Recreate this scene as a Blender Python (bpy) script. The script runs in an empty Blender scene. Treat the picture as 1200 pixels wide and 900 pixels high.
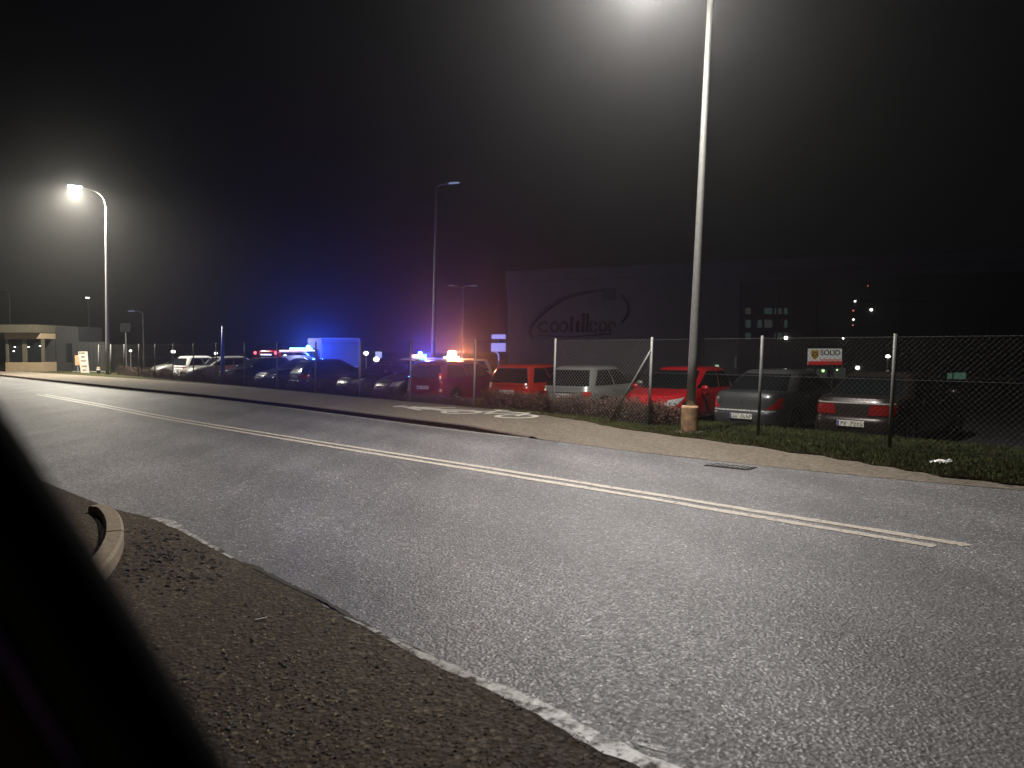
import bpy, bmesh, math, random
from mathutils import Vector, Matrix
random.seed(7)
S = bpy.context.scene
COL = S.collection
PI = math.pi

# ------------------------------------------------------------------ camera geometry (photo is 1200 x 900)
CAM = Vector((0, 0, 1.6)); FPX = 900.0; PITCH = math.atan((450 - 408) / FPX)
CP, SP = math.cos(PITCH), math.sin(PITCH)
def ray(px, py):
    a = (px - 600) / FPX; b = (450 - py) / FPX
    return Vector((a, CP + b * SP, -SP + b * CP))
def G(px, py, z=0.0):
    d = ray(px, py); return CAM + d * ((z - CAM.z) / d.z)
def AT(px, py, Y):
    d = ray(px, py); return CAM + d * (Y / d.y)
def smooth(pts, n=4):
    out = []
    for i in range(len(pts) - 1):
        p0 = pts[max(i - 1, 0)]; p1 = pts[i]; p2 = pts[i + 1]; p3 = pts[min(i + 2, len(pts) - 1)]
        for k in range(n):
            t = k / n
            out.append(0.5 * ((2 * p1) + (p2 - p0) * t + (2 * p0 - 5 * p1 + 4 * p2 - p3) * t * t + (3 * p1 - p0 - 3 * p2 + p3) * t ** 3))
    out.append(pts[-1]); return out

# ------------------------------------------------------------------ materials
def mat(name, base, rough=0.6, metal=0.0, emit=None, estr=0.0, noise=0.0, scale=8.0, bump=0.0, coat=0.0, spec=0.5, alpha=None):
    m = bpy.data.materials.new(name); m.use_nodes = True
    nt = m.node_tree; b = nt.nodes['Principled BSDF']
    b.inputs['Base Color'].default_value = (*base, 1); b.inputs['Roughness'].default_value = rough
    b.inputs['Metallic'].default_value = metal; b.inputs['Specular IOR Level'].default_value = spec
    if coat: b.inputs['Coat Weight'].default_value = coat; b.inputs['Coat Roughness'].default_value = 0.08
    if emit:
        b.inputs['Emission Color'].default_value = (*emit, 1); b.inputs['Emission Strength'].default_value = estr
    if noise or bump:
        tc = nt.nodes.new('ShaderNodeTexCoord'); n = nt.nodes.new('ShaderNodeTexNoise')
        n.inputs['Scale'].default_value = scale; n.inputs['Detail'].default_value = 6
        nt.links.new(tc.outputs['Object'], n.inputs['Vector'])
        if noise:
            r = nt.nodes.new('ShaderNodeValToRGB')
            lo = [max(0, c * (1 - noise)) for c in base]; hi = [c * (1 + noise) for c in base]
            r.color_ramp.elements[0].position = 0.3; r.color_ramp.elements[1].position = 0.7
            r.color_ramp.elements[0].color = (*lo, 1); r.color_ramp.elements[1].color = (*hi, 1)
            nt.links.new(n.outputs['Fac'], r.inputs['Fac']); nt.links.new(r.outputs['Color'], b.inputs['Base Color'])
        if bump:
            bp = nt.nodes.new('ShaderNodeBump'); bp.inputs['Strength'].default_value = bump; bp.inputs['Distance'].default_value = 0.02
            nt.links.new(n.outputs['Fac'], bp.inputs['Height']); nt.links.new(bp.outputs['Normal'], b.inputs['Normal'])
    return m

def aggregate(name, dark, light, glint, scale, rough, bumpd, big=0.35, spec=0.5, lanes=False):
    """stone-in-binder surface: voronoi chips with random tone, patchy wear, bump"""
    m = bpy.data.materials.new(name); m.use_nodes = True
    nt = m.node_tree; L = nt.links.new; N = nt.nodes.new; b = nt.nodes['Principled BSDF']
    tc = N('ShaderNodeTexCoord')
    v = N('ShaderNodeTexVoronoi'); v.inputs['Scale'].default_value = scale; L(tc.outputs['Object'], v.inputs['Vector'])
    sep = N('ShaderNodeSeparateColor'); L(v.outputs['Color'], sep.inputs['Color'])
    r = N('ShaderNodeValToRGB'); e = r.color_ramp.elements
    e[0].position = 0.0; e[0].color = (*dark, 1); e[1].position = 0.82; e[1].color = (*light, 1)
    x = e.new(0.95); x.color = (*light, 1); y = e.new(0.97); y.color = (*glint, 1)
    L(sep.outputs[0], r.inputs['Fac'])
    # patchy tone
    n = N('ShaderNodeTexNoise'); n.inputs['Scale'].default_value = 0.55; n.inputs['Detail'].default_value = 7; n.inputs['Roughness'].default_value = 0.62
    mp = N('ShaderNodeMapping'); mp.inputs['Rotation'].default_value = (0, 0, math.radians(45)); mp.inputs['Scale'].default_value = (1.6, 0.45, 1)
    L(tc.outputs['Object'], mp.inputs['Vector']); L(mp.outputs['Vector'], n.inputs['Vector'])
    mr = N('ShaderNodeMapRange'); mr.inputs['From Min'].default_value = 0.3; mr.inputs['From Max'].default_value = 0.7
    mr.inputs['To Min'].default_value = 1 - big; mr.inputs['To Max'].default_value = 1 + big; L(n.outputs['Fac'], mr.inputs['Value'])
    n2 = N('ShaderNodeTexNoise'); n2.inputs['Scale'].default_value = 9; n2.inputs['Detail'].default_value = 5; L(tc.outputs['Object'], n2.inputs['Vector'])
    mr2 = N('ShaderNodeMapRange'); mr2.inputs['To Min'].default_value = 0.7; mr2.inputs['To Max'].default_value = 1.3; L(n2.outputs['Fac'], mr2.inputs['Value'])
    mu = N('ShaderNodeMath'); mu.operation = 'MULTIPLY'; L(mr.outputs[0], mu.inputs[0]); L(mr2.outputs[0], mu.inputs[1])
    mx = N('ShaderNodeVectorMath'); mx.operation = 'SCALE'; L(r.outputs['Color'], mx.inputs[0]); L(mu.outputs[0], mx.inputs['Scale'])
    if lanes:      # tyre-polished tracks running along the road
        dt = N('ShaderNodeVectorMath'); dt.operation = 'DOT_PRODUCT'; L(tc.outputs['Object'], dt.inputs[0]); dt.inputs[1].default_value = (FN_XY[0] * 3.9, FN_XY[1] * 3.9, 0)
        wob = N('ShaderNodeMath'); wob.operation = 'MULTIPLY_ADD'; L(n.outputs['Fac'], wob.inputs[0]); wob.inputs[1].default_value = 2.0; L(dt.outputs['Value'], wob.inputs[2])
        sn = N('ShaderNodeMath'); sn.operation = 'SINE'; L(wob.outputs[0], sn.inputs[0])
        ma = N('ShaderNodeMath'); ma.operation = 'MULTIPLY_ADD'; L(sn.outputs[0], ma.inputs[0]); ma.inputs[1].default_value = 0.11; ma.inputs[2].default_value = 1.0
        m2 = N('ShaderNodeVectorMath'); m2.operation = 'SCALE'; L(mx.outputs[0], m2.inputs[0]); L(ma.outputs[0], m2.inputs['Scale']); mx = m2
    L(mx.outputs[0], b.inputs['Base Color'])
    b.inputs['Specular IOR Level'].default_value = spec
    mrr = N('ShaderNodeMapRange'); mrr.inputs['To Min'].default_value = rough - 0.14; mrr.inputs['To Max'].default_value = min(1, rough + 0.2)
    L(sep.outputs[1], mrr.inputs['Value']); L(mrr.outputs[0], b.inputs['Roughness'])
    # bump: each chip tilted, plus grain
    v2 = N('ShaderNodeTexVoronoi'); v2.inputs['Scale'].default_value = scale * 0.8; L(tc.outputs['Object'], v2.inputs['Vector'])
    n3 = N('ShaderNodeTexNoise'); n3.inputs['Scale'].default_value = scale * 0.5; n3.inputs['Detail'].default_value = 4; L(tc.outputs['Object'], n3.inputs['Vector'])
    ad = N('ShaderNodeMath'); ad.operation = 'ADD'; L(v2.outputs['Distance'], ad.inputs[0]); L(n3.outputs['Fac'], ad.inputs[1])
    bp = N('ShaderNodeBump'); bp.inputs['Strength'].default_value = 0.75; bp.inputs['Distance'].default_value = bumpd
    L(ad.outputs[0], bp.inputs['Height']); L(bp.outputs['Normal'], b.inputs['Normal'])
    return m

FN_XY = (0.735, 0.678)
M = {}
M['asphalt'] = aggregate('asphalt', (0.056, 0.0535, 0.0550), (0.140, 0.134, 0.138), (0.34, 0.33, 0.335), 66, 0.58, 0.0065, 0.34, lanes=True)
M['dirt'] = aggregate('worn_brown_asphalt', (0.028, 0.020, 0.0128), (0.058, 0.0435, 0.028), (0.12, 0.095, 0.06), 48, 0.86, 0.010, 0.3, spec=0.2)
M['path'] = aggregate('path_paving', (0.085, 0.071, 0.056), (0.155, 0.130, 0.101), (0.18, 0.16, 0.13), 30, 0.85, 0.004, 0.14, spec=0.2)
M['gutter'] = aggregate('gutter_concrete', (0.10, 0.095, 0.09), (0.18, 0.17, 0.16), (0.26, 0.25, 0.24), 30, 0.85, 0.003, 0.12, spec=0.2)
M['kerb'] = mat('kerb_concrete', (0.085, 0.06, 0.05), 0.9, noise=0.3, scale=14, bump=0.3)
M['kerbstone'] = mat('kerb_stone', (0.19, 0.15, 0.10), 0.9, noise=0.22, scale=18, bump=0.4)
M['paint'] = mat('road_paint', (0.52, 0.47, 0.40), 0.7, noise=0.35, scale=22, bump=0.3)
def worn(name, base, thr, scale):
    m = mat(name, base, 0.5, noise=0.25, scale=22, bump=0.3, spec=0.6); nt = m.node_tree; N = nt.nodes.new; L = nt.links.new
    tc = N('ShaderNodeTexCoord'); n = N('ShaderNodeTexNoise'); n.inputs['Scale'].default_value = scale; n.inputs['Detail'].default_value = 9; n.inputs['Roughness'].default_value = .75
    r = N('ShaderNodeValToRGB'); r.color_ramp.elements[0].position = thr - .07; r.color_ramp.elements[1].position = thr + .07
    tr = N('ShaderNodeBsdfTransparent'); mx = N('ShaderNodeMixShader'); out = nt.nodes['Material Output']
    L(tc.outputs['Object'], n.inputs['Vector']); L(n.outputs['Fac'], r.inputs['Fac']); L(r.outputs['Color'], mx.inputs['Fac'])
    L(tr.outputs[0], mx.inputs[1]); L(nt.nodes['Principled BSDF'].outputs[0], mx.inputs[2]); L(mx.outputs[0], out.inputs['Surface']); return m
M['wornpaint'] = worn('worn_edge_paint', (0.31, 0.30, 0.27), 0.47, 7)
M['wornline'] = worn('worn_line_paint', (0.45, 0.40, 0.335), 0.38, 12)
M['striptrim'] = mat('pale_trim', (0.62, 0.62, 0.58), 0.3, 0.2, coat=.5)
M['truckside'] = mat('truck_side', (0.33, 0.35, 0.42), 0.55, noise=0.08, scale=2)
M['litpost'] = mat('lamplit_post_steel', (0.22, 0.22, 0.205), 0.55, 0.2, noise=0.15, scale=9)  # paler copy of the post steel, lamp light put into the colour
M['litwire'] = mat('lamplit_fence_wire', (0.5, 0.48, 0.45), 0.5, 0.3, noise=0.1, scale=20)  # same wire as the other bays, street lamp's light painted in
M['paintw'] = mat('path_paint', (0.52, 0.49, 0.42), 0.7, noise=0.12, scale=30)
M['soil'] = mat('verge_soil', (0.03, 0.03, 0.013), 0.95, noise=0.4, scale=10, bump=0.6, spec=0.1)
M['lot'] = aggregate('car_park_asphalt', (0.02, 0.02, 0.022), (0.05, 0.05, 0.052), (0.1, 0.1, 0.1), 30, 0.7, 0.006, 0.3, spec=0.3)
M['galv'] = mat('galvanised_steel', (0.21, 0.21, 0.197), 0.55, 0.3, noise=0.12, scale=12)
M['fencepost'] = mat('fence_post_steel', (0.13, 0.13, 0.125), 0.55, 0.2, noise=0.15, scale=9)
M['fencewire'] = mat('fence_wire', (0.08, 0.078, 0.073), 0.6, 0.3, noise=0.1, scale=20)
M['postsleeve'] = mat('rusty_sleeve', (0.42, 0.26, 0.15), 0.85, noise=0.4, scale=7, bump=0.4)
M['blackplastic'] = mat('black_plastic', (0.02, 0.02, 0.02), 0.5, noise=0.1, scale=20)
M['rubber'] = mat('tyre_rubber', (0.018, 0.018, 0.018), 0.8, noise=0.2, scale=20)
M['rim'] = mat('wheel_metal', (0.35, 0.35, 0.36), 0.35, 0.8)
M['glass'] = mat('dark_glass', (0.008, 0.01, 0.011), 0.08, 0.0, coat=0.4, spec=0.6)
M['chrome'] = mat('chrome', (0.75, 0.75, 0.73), 0.18, 1.0)
M['taillens'] = mat('tail_lens', (0.50, 0.012, 0.012), 0.15, coat=0.8)
M['dulllens'] = mat('dull_tail_lens', (0.17, 0.008, 0.008), 0.2, coat=0.5)
M['headlens'] = mat('head_lens', (0.55, 0.56, 0.55), 0.12, 0.3, coat=0.8)
M['plate'] = mat('number_plate', (0.72, 0.69, 0.62), 0.5)
M['plateink'] = mat('plate_ink', (0.03, 0.03, 0.03), 0.6)
M['plateblue'] = mat('plate_blue', (0.03, 0.06, 0.4), 0.5)
M['white'] = mat('white_paint', (0.72, 0.72, 0.72), 0.4, noise=0.05, scale=4)
M['cream'] = mat('cream_render', (0.20, 0.15, 0.09), 0.9, noise=0.12, scale=4)
M['olive'] = mat('fascia_metal', (0.05, 0.045, 0.028), 0.7, noise=0.1, scale=5)
M['darkpanel'] = mat('dark_panel', (0.008, 0.0085, 0.009), 0.7, noise=0.2, scale=3)
M['wall'] = mat('facade_cladding', (0.085, 0.08, 0.074), 0.85, noise=0.12, scale=1.2)
M['walldark'] = mat('facade_glazing', (0.008, 0.009, 0.009), 0.4, noise=0.2, scale=1)
M['emblem'] = mat('emblem_dark', (0.026, 0.026, 0.028), 0.7)
M['leafhedge'] = mat('hedge_leaf', (0.12, 0.062, 0.042), 0.7, noise=0.45, scale=16)
M['twig'] = mat('hedge_twig', (0.09, 0.055, 0.04), 0.9, noise=0.3, scale=30)
M['grass'] = mat('grass_blade', (0.058, 0.072, 0.015), 0.7, noise=0.45, scale=3)
M['strawgrass'] = mat('dry_grass_blade', (0.10, 0.085, 0.035), 0.8, noise=0.35, scale=4)
M['stone'] = mat('pebble', (0.075, 0.058, 0.04), 0.9, noise=0.5, scale=40)
M['leafdark'] = mat('dead_leaf', (0.016, 0.012, 0.009), 0.8, noise=0.4, scale=40)
M['straw'] = mat('straw_crumb', (0.20, 0.16, 0.10), 0.8, noise=0.3, scale=40)
M['bag'] = mat('white_plastic_bag', (0.85, 0.85, 0.83), 0.4, bump=0.3, scale=30)
M['door'] = mat('door_black', (0.003, 0.003, 0.003), 0.9, noise=0.15, scale=14, spec=0.05)
M['doorseal'] = mat('door_seal', (0.12, 0.125, 0.10), 0.7, spec=0.08, noise=0.15, scale=10)
M['doortrim'] = mat('door_trim', (0.20, 0.17, 0.10), 0.75, 0.0, spec=0.08, noise=0.25, scale=9)
M['signglow'] = mat('sign_white_added_glow', (0.78, 0.77, 0.72), 0.5, emit=(1, .97, .9), estr=0.17)  # faint glow added to brighten the board, no lamp inside
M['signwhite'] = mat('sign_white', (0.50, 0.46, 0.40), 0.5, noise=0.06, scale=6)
M['signred'] = mat('sign_red', (0.60, 0.02, 0.025), 0.5, emit=(1, .04, .04), estr=0.16)  # red face with the same added glow
M['signyellow'] = mat('sign_yellow', (0.62, 0.36, 0.05), 0.5, emit=(1, .6, .1), estr=0.10)  # crest yellow, glow added likewise
M['ink'] = mat('sign_ink', (0.02, 0.02, 0.02), 0.6)
M['inkbrown'] = mat('sign_ink_brown', (0.13, 0.10, 0.075), 0.7)
M['iron'] = mat('cast_iron', (0.025, 0.024, 0.024), 0.6, 0.5, noise=0.2, scale=30)
M['bluelitpole'] = mat('pole_blue_light_tint', (.05, .08, .45), .4, noise=.1, scale=4)  # pale pole; the beacon's blue light is put into this colour
def glow(name, col, s): return mat(name, (0.02, 0.02, 0.02), 0.4, emit=col, estr=s)
M['lampglow'] = glow('lamp_lens_lit', (1.0, 0.96, 0.86), 1300)
M['lampglowfar'] = glow('far_lamp_lens_lit', (1.0, 0.97, 0.86), 640)
M['unlitglow'] = glow('unlit_lens_added_glow', (0.45, 0.55, 1.0), 0.35)  # faint blue glow put on the lenses of unlit lamps
M['globeglow'] = glow('globe_lit', (1.0, 0.97, 0.9), 5)
M['spot'] = glow('spot_lit', (1.0, 0.97, 0.88), 6)
M['spotgreen'] = glow('spot_lit_green', (0.6, 1.0, 0.45), 1.4)
M['spotred'] = glow('spot_lit_red', (1.0, 0.25, 0.2), 0.5)
M['bluebeacon'] = glow('blue_beacon_lit', (0.03, 0.22, 1.0), 90)
M['cyanbeacon'] = glow('cyan_beacon_lit', (0.12, 0.75, 1.0), 9)
M['amber'] = glow('amber_beacon_lit', (1.0, 0.62, 0.22), 40)
M['redlamp'] = glow('red_lamp_lit', (1.0, 0.06, 0.09), 7)
M['pinklamp'] = glow('pink_lamp_lit', (1.0, 0.25, 0.4), 5)
M['strip'] = glow('light_strip_lit', (0.72, 0.74, 1.0), 4)
M['signblueglow'] = mat('sign_face_added_glow', (0.6, 0.62, 0.7), 0.5, emit=(0.26, 0.33, 1.0), estr=0.75)  # reflecting boards; their blue reflection is an added glow
M['win1'] = glow('window_lit_dim', (0.22, 0.42, 0.36), 0.06)
M['win2'] = glow('window_lit_green', (0.35, 0.72, 0.5), 0.10)
M['win3'] = glow('window_lit_grey', (0.36, 0.42, 0.36), 0.05)
M['slit'] = glow('door_slit_lit', (0.6, 0.9, 0.68), 0.55)

# ------------------------------------------------------------------ object helpers
def tag(o, label=None, cat=None, group=None, kind=None):
    if label: o['label'] = label
    if cat: o['category'] = cat
    if group: o['group'] = group
    if kind: o['kind'] = kind
    return o
def thing(name, label, cat, loc=(0, 0, 0), rz=0.0, group=None):
    o = bpy.data.objects.new(name, None); COL.objects.link(o); o.empty_display_size = 0.2
    o.location = loc; o.rotation_euler = (0, 0, rz)
    return tag(o, label, cat, group)
class MB:
    def __init__(s): s.v = []; s.f = []
    def add(s, vs, fs):
        k = len(s.v); s.v += [Vector(p) for p in vs]; s.f += [[i + k for i in f] for f in fs]; return s
    def box(s, c, d, rot=None):
        x, y, z = d[0] / 2, d[1] / 2, d[2] / 2
        vs = [Vector((a * x, b * y, e * z)) for a in (-1, 1) for b in (-1, 1) for e in (-1, 1)]
        if rot is not None: vs = [rot @ p for p in vs]
        return s.add([p + Vector(c) for p in vs], [(0, 1, 3, 2), (4, 6, 7, 5), (0, 4, 5, 1), (2, 3, 7, 6), (0, 2, 6, 4), (1, 5, 7, 3)])
    def tube(s, pts, rad, n=8, cap=True):
        pts = [Vector(p) for p in pts]; R = rad if isinstance(rad, (list, tuple)) else [rad] * len(pts)
        k = len(s.v); up = None
        for i, p in enumerate(pts):
            t = (pts[min(i + 1, len(pts) - 1)] - pts[max(i - 1, 0)]).normalized()
            if up is None: up = t.orthogonal().normalized()
            up = (up - t * up.dot(t)).normalized(); w = t.cross(up)
            for j in range(n):
                a = 2 * PI * j / n; s.v.append(p + (up * math.cos(a) + w * math.sin(a)) * R[i])
        for i in range(len(pts) - 1):
            for j in range(n):
                s.f.append([k + i * n + j, k + i * n + (j + 1) % n, k + (i + 1) * n + (j + 1) % n, k + (i + 1) * n + j])
        if cap:
            s.f.append([k + j for j in range(n)][::-1]); s.f.append([k + (len(pts) - 1) * n + j for j in range(n)])
        return s
    def lathe(s, prof, n=24, o=(0, 0, 0), axis='z'):
        k = len(s.v); o = Vector(o)
        for r, h in prof:
            for j in range(n):
                a = 2 * PI * j / n; c, d = r * math.cos(a), r * math.sin(a)
                s.v.append(o + (Vector((c, d, h)) if axis == 'z' else Vector((c, h, d))))
        for i in range(len(prof) - 1):
            for j in range(n): s.f.append([k + i * n + j, k + i * n + (j + 1) % n, k + (i + 1) * n + (j + 1) % n, k + (i + 1) * n + j])
        s.f.append([k + j for j in range(n)][::-1]); s.f.append([k + (len(prof) - 1) * n + j for j in range(n)])
        return s
    def grid(s, P, nu, nv, close=False):
        k = len(s.v)
        for i in range(nu):
            for j in range(nv): s.v.append(Vector(P(i, j)))
        for i in range(nu - (0 if close else 1)):
            for j in range(nv - 1):
                s.f.append([k + i * nv + j, k + ((i + 1) % nu) * nv + j, k + ((i + 1) % nu) * nv + j + 1, k + i * nv + j + 1])
        return s
    def build(s, name, m, parent=None, smooth_=False, bevel=0, loc=None):
        me = bpy.data.meshes.new(name); me.from_pydata([tuple(p) for p in s.v], [], s.f)
        bm = bmesh.new(); bm.from_mesh(me); bmesh.ops.recalc_face_normals(bm, faces=bm.faces[:]); bm.to_mesh(me); bm.free()
        me.materials.append(m)
        if smooth_:
            for p in me.polygons: p.use_smooth = True
        o = bpy.data.objects.new(name, me); COL.objects.link(o)
        if parent: o.parent = parent
        if loc is not None: o.location = loc
        if bevel:
            b = o.modifiers.new('bevel', 'BEVEL'); b.width = bevel; b.segments = 2; b.limit_method = 'ANGLE'
        return o
def strip(name, A, B, m, kind='structure', parent=None):
    mb = MB(); n = len(A)
    mb.grid(lambda i, j: (A if j == 0 else B)[i], n, 2)
    o = mb.build(name, m, parent)
    if kind: o['kind'] = kind
    return o
def text_mesh(s, size, depth, m, name, parent, M4, align='LEFT', sx=1.0):
    cu = bpy.data.curves.new('t', 'FONT'); cu.body = s; cu.size = size; cu.extrude = depth; cu.align_x = align; cu.offset = size * 0.012
    ob = bpy.data.objects.new('t', cu); COL.objects.link(ob)
    dg = bpy.context.evaluated_depsgraph_get(); me = bpy.data.meshes.new_from_object(ob.evaluated_get(dg))
    bpy.data.objects.remove(ob)
    me.transform(M4 @ Matrix.Scale(sx, 4, (1, 0, 0))); me.materials.clear(); me.materials.append(m); me.name = name
    o = bpy.data.objects.new(name, me); COL.objects.link(o); o.parent = parent; return o
def light(kind, name, parent, loc, power, col, size=0.3, rot=None):
    l = bpy.data.lights.new(name, kind); l.energy = power; l.color = col
    if kind == 'AREA': l.shape = 'DISK'; l.size = size
    else: l.shadow_soft_size = size
    if kind == 'SPOT': l.spot_size = math.radians(80); l.spot_blend = 0.7
    o = bpy.data.objects.new(name, l); COL.objects.link(o); o.parent = parent; o.location = loc
    if rot is not None: o.rotation_euler = rot
    return o

def aim(o, up=0.35):
    # a rotating beacon caught sweeping over the road
    bpy.context.view_layer.update(); w = o.matrix_world.translation
    d = Vector((-w.x, -w.y, up * w.y)); q = d.to_track_quat('-Z', 'Y').to_matrix().to_4x4()
    o.rotation_euler = (o.parent.matrix_world.to_3x3().inverted() @ q.to_3x3()).to_euler(); return o

# ------------------------------------------------------------------ the site's own axes: fence line, inward normal
FA = G(1042, 530); FB = G(286, 455.5)
FD = (FB - FA).normalized(); FD.z = 0; FD.normalize()
FN = Vector((-FD.y, FD.x, 0));
if FN.y < 0: FN = -FN
def on_line(px, off=0.0, z=0.0):
    """point of the line parallel to the fence, off metres behind it, seen in column px"""
    P = FA + FN * off; a = (px - 600) / FPX * CP      # approx. column direction on the ground
    a = (px - 600) / FPX
    # x = a * (y*CP - (z-1.6)*SP)
    for _ in range(1):
        t = (a * (P.y * CP - (z - 1.6) * SP) - P.x) / (FD.x - a * FD.y * CP)
    q = P + FD * t; q.z = z; return q
LEAN = 0.03
LOT = -0.35
HEAD_IN = math.atan2(FN.y, FN.x)

# ------------------------------------------------------------------ ground, road, path
R0, R1 = -90.0, 26.0          # run along -FD / FD
def offline(off, z, a=-14, b=160, n=60):
    return [FA + FN * off + FD * (a + (b - a) * i / n) + Vector((0, 0, z)) for i in range(n + 1)]
gb = MB(); gb.add([(-320, -120, LOT), (320, -120, LOT), (320, 340, LOT), (-320, 340, LOT)], [(0, 1, 2, 3)])
tag(gb.build('ground', M['lot']), kind='structure')

# road edge etc. traced from the photo, unprojected to the ground
def ext(pts, k0=0.0, k1=0.0):
    a = pts[0] + (pts[0] - pts[1]).normalized() * k0; b = pts[-1] + (pts[-1] - pts[-2]).normalized() * k1
    return [a] + pts + [b]
near_px = [(180, 607), (225, 629), (300, 666), (400, 719), (450, 745), (520, 777), (580, 806), (640, 832), (700, 869), (775, 899)]
near = [G(x, y) for x, y in near_px]
kb_px = [(60, 447.5), (140, 456), (240, 466), (340, 478), (480, 496.3), (560, 506.5), (631, 514.5), (740, 529), (900, 547), (1050, 562), (1200, 575)]
kerb_low = ext(smooth([G(x, y) for x, y in kb_px], 3), 60, 12)
back_px = [(60, 439.2), (140, 442.5), (240, 449.2), (340, 457.5), (420, 465), (553, 476.5), (660, 489.5), (760, 503), (900, 521), (1000, 536.5), (1100, 551), (1200, 566)]
pathback0 = [G(x, y, 0.08) for x, y in back_px]
pathback = ext(smooth(pathback0, 3), 60, 12)
def near_off(u): return 0
# road: one sheet from well on the near side to the kerb
roadA = [FA + FN * (-13.5) + FD * (-14 + 174 * i / 60) for i in range(61)]
def resample(pts, n):
    L = [0.0]
    for i in range(1, len(pts)): L.append(L[-1] + (pts[i] - pts[i - 1]).length)
    out = []; j = 0
    for k in range(n):
        t = L[-1] * k / (n - 1)
        while j < len(L) - 2 and L[j + 1] < t: j += 1
        w = (t - L[j]) / max(L[j + 1] - L[j], 1e-6); out.append(pts[j].lerp(pts[j + 1], min(w, 1)))
    return out
kl = resample(kerb_low, 80)[::-1]     # from right end to left end? orientation does not matter for sheets
roadnear = [p - FN * (10.0 + 0 * i) for i, p in enumerate(kl)]
road = strip('road', roadnear, [p.copy() for p in kl], M['asphalt'])
# the worn side road / driveway the photo is taken from, a sheet on top of the carriageway edge
nr = resample(ext(smooth(near, 3), 0, 14), 90)
rr = random.Random(3)
nrj = []
for i, p in enumerate(nr):
    q = p + FN * rr.uniform(-0.035, 0.035); nrj.append(Vector((q.x, q.y, 0.006)))
far_left = [Vector((p.x, p.y, 0.006)) - FN * 9 for p in nr]
# closes back to the kerb stub on the left
side = [G(180, 607, 0.006), G(150, 612, 0.006), G(128, 640, 0.006)]
strip('driveway', nrj, far_left, M['dirt'])
mbl = MB(); a0 = G(180, 607, 0.003); b0 = G(60, 560, 0.006)
mbl.add([a0, G(148, 600, 0.003), G(120, 592, 0.003), G(40, 560, 0.003), G(-200, 520, 0.003), Vector((-9, 2, 0.003)), Vector((-5.5, -5, 0.003)), far_left[1] - Vector((0, 0, .003))], [(0, 1, 2, 3, 4, 5, 6, 7)])
dl = mbl.build('driveway_apron', M['dirt']); tag(dl, kind='structure')

# gutter strip, kerb face, path
def hk(px): return 0.10 if px < 545 else max(0.0, 0.10 * (631 - px) / 86.0)
kpx = [-60] + [x for x, y in kb_px] + [1300]
kfine = []
for i in range(len(kb_px) - 1):
    (x0, y0), (x1, y1) = kb_px[i], kb_px[i + 1]
    for k in range(6):
        t = k / 6; kfine.append((x0 + (x1 - x0) * t, y0 + (y1 - y0) * t))
kfine.append(kb_px[-1])
low = [G(x, y) for x, y in kfine]; hs = [hk(x) for x, y in kfine]
low = [low[0] + (low[0] - low[6]).normalized() * 60] + low + [low[-1] + (low[-1] - low[-7]).normalized() * 12]
hs = [hs[0]] + hs + [0.0]
low = [Vector((p.x, p.y, 0)) for p in low]
dirs = [(low[min(i + 1, len(low) - 1)] - low[max(i - 1, 0)]).normalized() for i in range(len(low))]
nor = []
for d in dirs:
    n = Vector((-d.y, d.x, 0)); nor.append(n if n.y > 0 else -n)
gi = [i for i in range(len(low)) if hs[i] > 0.001]
strip('gutter', [low[i] - nor[i] * 0.22 + Vector((0, 0, 0.004)) for i in gi], [low[i] + Vector((0, 0, 0.004)) for i in gi], M['gutter'])
km = MB(); kN = len(gi)
def kprof(i, j):
    p, n, h = low[gi[i]], nor[gi[i]], hs[gi[i]] + 0.006
    return [p + Vector((0, 0, -0.05)), p + n * 0.012 + Vector((0, 0, h - 0.015)), p + n * 0.03 + Vector((0, 0, h)), p + n * 0.13 + Vector((0, 0, h))][j]
km.grid(kprof, kN, 4); tag(km.build('kerb', M['kerb']), kind='structure')
# path top
bk = resample(pathback, 200)
def nearest(p):
    best = min(bk, key=lambda q: (q - p).length_squared); return best
pa, pb, pz = [], [], []
for i in range(len(low)):
    h = max(hs[i], 0.004)
    base = low[i] + nor[i] * (0.13 if hs[i] > 0.001 else 0.0)
    # walk straight across to the back edge
    tgt = min(bk, key=lambda q: abs((q - base).dot(dirs[i])))
    w = max(0.25, (tgt - base).dot(nor[i]))
    pa.append(Vector((base.x, base.y, h))); q = base + nor[i] * w; pb.append(Vector((q.x, q.y, 0.085 if hs[i] > 0.05 else 0.03 + 0.55 * hs[i])))
strip('path', pa, pb, M['path'])
# verge: from path back edge to behind the fence, then a short bank down to the car park
vb = [p - nor[i] * 0.06 + Vector((0, 0, 0.010)) for i, p in enumerate(pb)]
ve, vf, vg = [], [], []
for p in pb:
    t = (p - FA).dot(FN); q = p + FN * (1.75 - t); ve.append(Vector((q.x, q.y, 0.02))); r = p + FN * (2.25 - t); vf.append(Vector((r.x, r.y, LOT + 0.004)))
vm = MB(); rows = [vb, ve, vf]
vmid = [a.lerp(b, 0.5) + Vector((0, 0, 0.015)) for a, b in zip(vb, ve)]
rows = [[p - Vector((0, 0, 0.06)) for p in vb], vb, vmid, ve, vf]
vm.grid(lambda i, j: rows[j][i], len(vb), 5); tag(vm.build('verge', M['soil']), kind='structure')

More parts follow.
